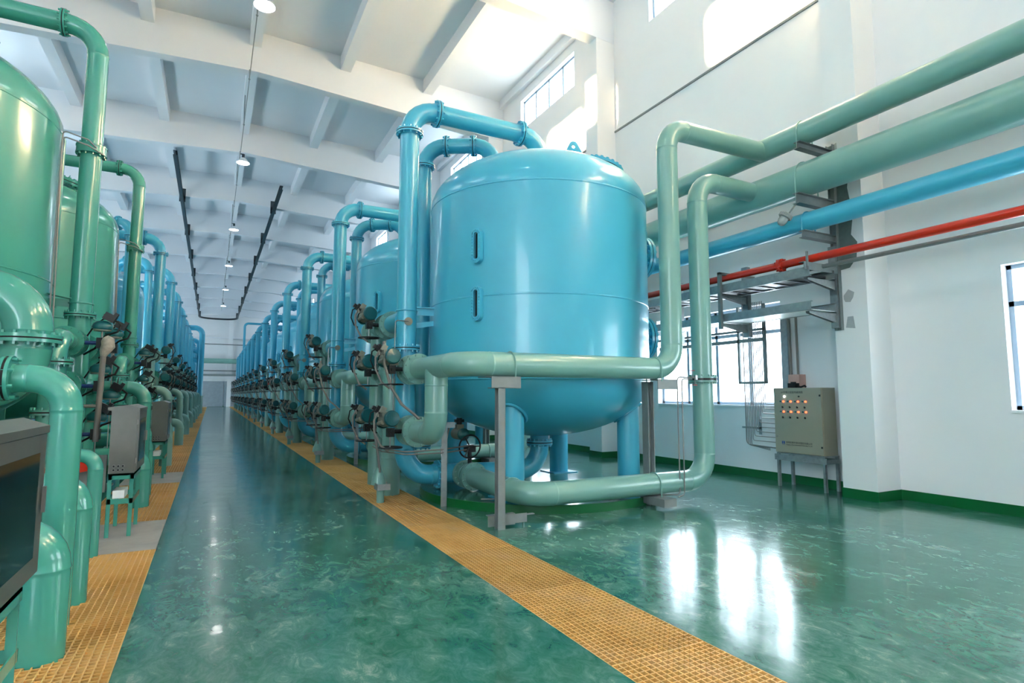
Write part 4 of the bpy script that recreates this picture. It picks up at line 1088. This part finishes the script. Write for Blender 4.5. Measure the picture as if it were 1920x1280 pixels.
# back wall pipes
for (z, r, mat, lab) in ((5.35, .30, M['pale'], 'thick pale green pipe across the far end wall'), (7.3, .06, M['steel'], 'thin grey pipe across the far end wall, above the green one'), (4.2, .07, M['steel'], 'grey conduit across the far end wall, below the green pipe')):
    m = MB(); m.cyl((XL+.2, 75.6, z), (7.0, 75.6, z), r, 20); solo('end_wall_pipe', m, mat, lab, 'pipe')
m = MB(); m.bb(XL+.2, 7.6, 75.3, 76.1, 3.6, 3.75); m.bb(XL+.2, 7.6, 75.25, 75.3, 3.62, 3.8)
solo('cable_tray', m, M['steel'], 'grey cable tray across the far end wall above the gate', 'tray', smooth=False)

# ------------------------------------------------------------------ light
w = bpy.data.worlds.new('daylight'); scn.world = w; w.use_nodes = True; nt = w.node_tree; nt.nodes.clear()
o = nt.nodes.new('ShaderNodeOutputWorld'); bg = nt.nodes.new('ShaderNodeBackground')
bg.inputs[0].default_value = (.80, .90, 1.0, 1); bg.inputs[1].default_value = 9.0
nt.links.new(bg.outputs[0], o.inputs[0])
def light(name, kind, loc, rot=None, **kw):
    l = bpy.data.lights.new(name, kind); ob = bpy.data.objects.new(name, l); COL.objects.link(ob); ob.location = loc
    if rot is not None: ob.rotation_euler = rot
    for k, v in kw.items(): setattr(l, k, v)
    return ob
def portal(x, z, h, side, ya, yb):
    ob = light('window_daylight', 'AREA', (x, (ya+yb)/2, z)); l = ob.data; l.shape = 'RECTANGLE'
    l.size = yb-ya; l.size_y = h
    d = V((-side, 0, 0)); Z = -d; Xa = V((0, 1, 0)); Ya = Z.cross(Xa)
    ob.matrix_world = Matrix.Translation((x, (ya+yb)/2, z)) @ Matrix((Xa, Ya, Z)).transposed().to_4x4()
    l.cycles.is_portal = True
for a, b in ((WY[0]-1.55, WY[4]+1.55), (WY[5]-1.55, WY[11]+1.55)):
    portal(XR+.30, 10.175, 1.0, 1, a, b); portal(XL-.30, 10.175, 1.0, -1, a, b); portal(XR+.30, 2.08, 1.76, 1, a, b)
portal(XL-.30, 2.81, 3.2, -1, WY[4]-2, WY[12]+2)
portal(XL-.30, (ADDED_OPENING[2]+ADDED_OPENING[3])/2, ADDED_OPENING[3]-ADDED_OPENING[2], -1, ADDED_OPENING[0], ADDED_OPENING[1])
sd = V((15.12, -1.70, -1.82)).normalized()
sun = light('low_sun', 'SUN', (-20, 20, 14), energy=150.0, color=(1.0, .69, .38), angle=math.radians(1.6))
sun.rotation_euler = (-sd).to_track_quat('Z', 'Y').to_euler()

# ------------------------------------------------------------------ render look
scn.view_settings.view_transform = 'Standard'; scn.view_settings.look = 'None'
scn.view_settings.exposure = 0.74; scn.view_settings.gamma = 1.0; scn.view_settings.use_curve_mapping = False
cy = scn.cycles
cy.use_denoising = True; cy.max_bounces = 8; cy.diffuse_bounces = 5; cy.glossy_bounces = 4; cy.transparent_max_bounces = 8
cy.sample_clamp_indirect = 30; cy.caustics_reflective = False; cy.caustics_refractive = False; cy.use_adaptive_sampling = True
try: cy.denoiser = 'OPENIMAGEDENOISE'; cy.denoising_input_passes = 'RGB_ALBEDO_NORMAL'
except Exception: pass
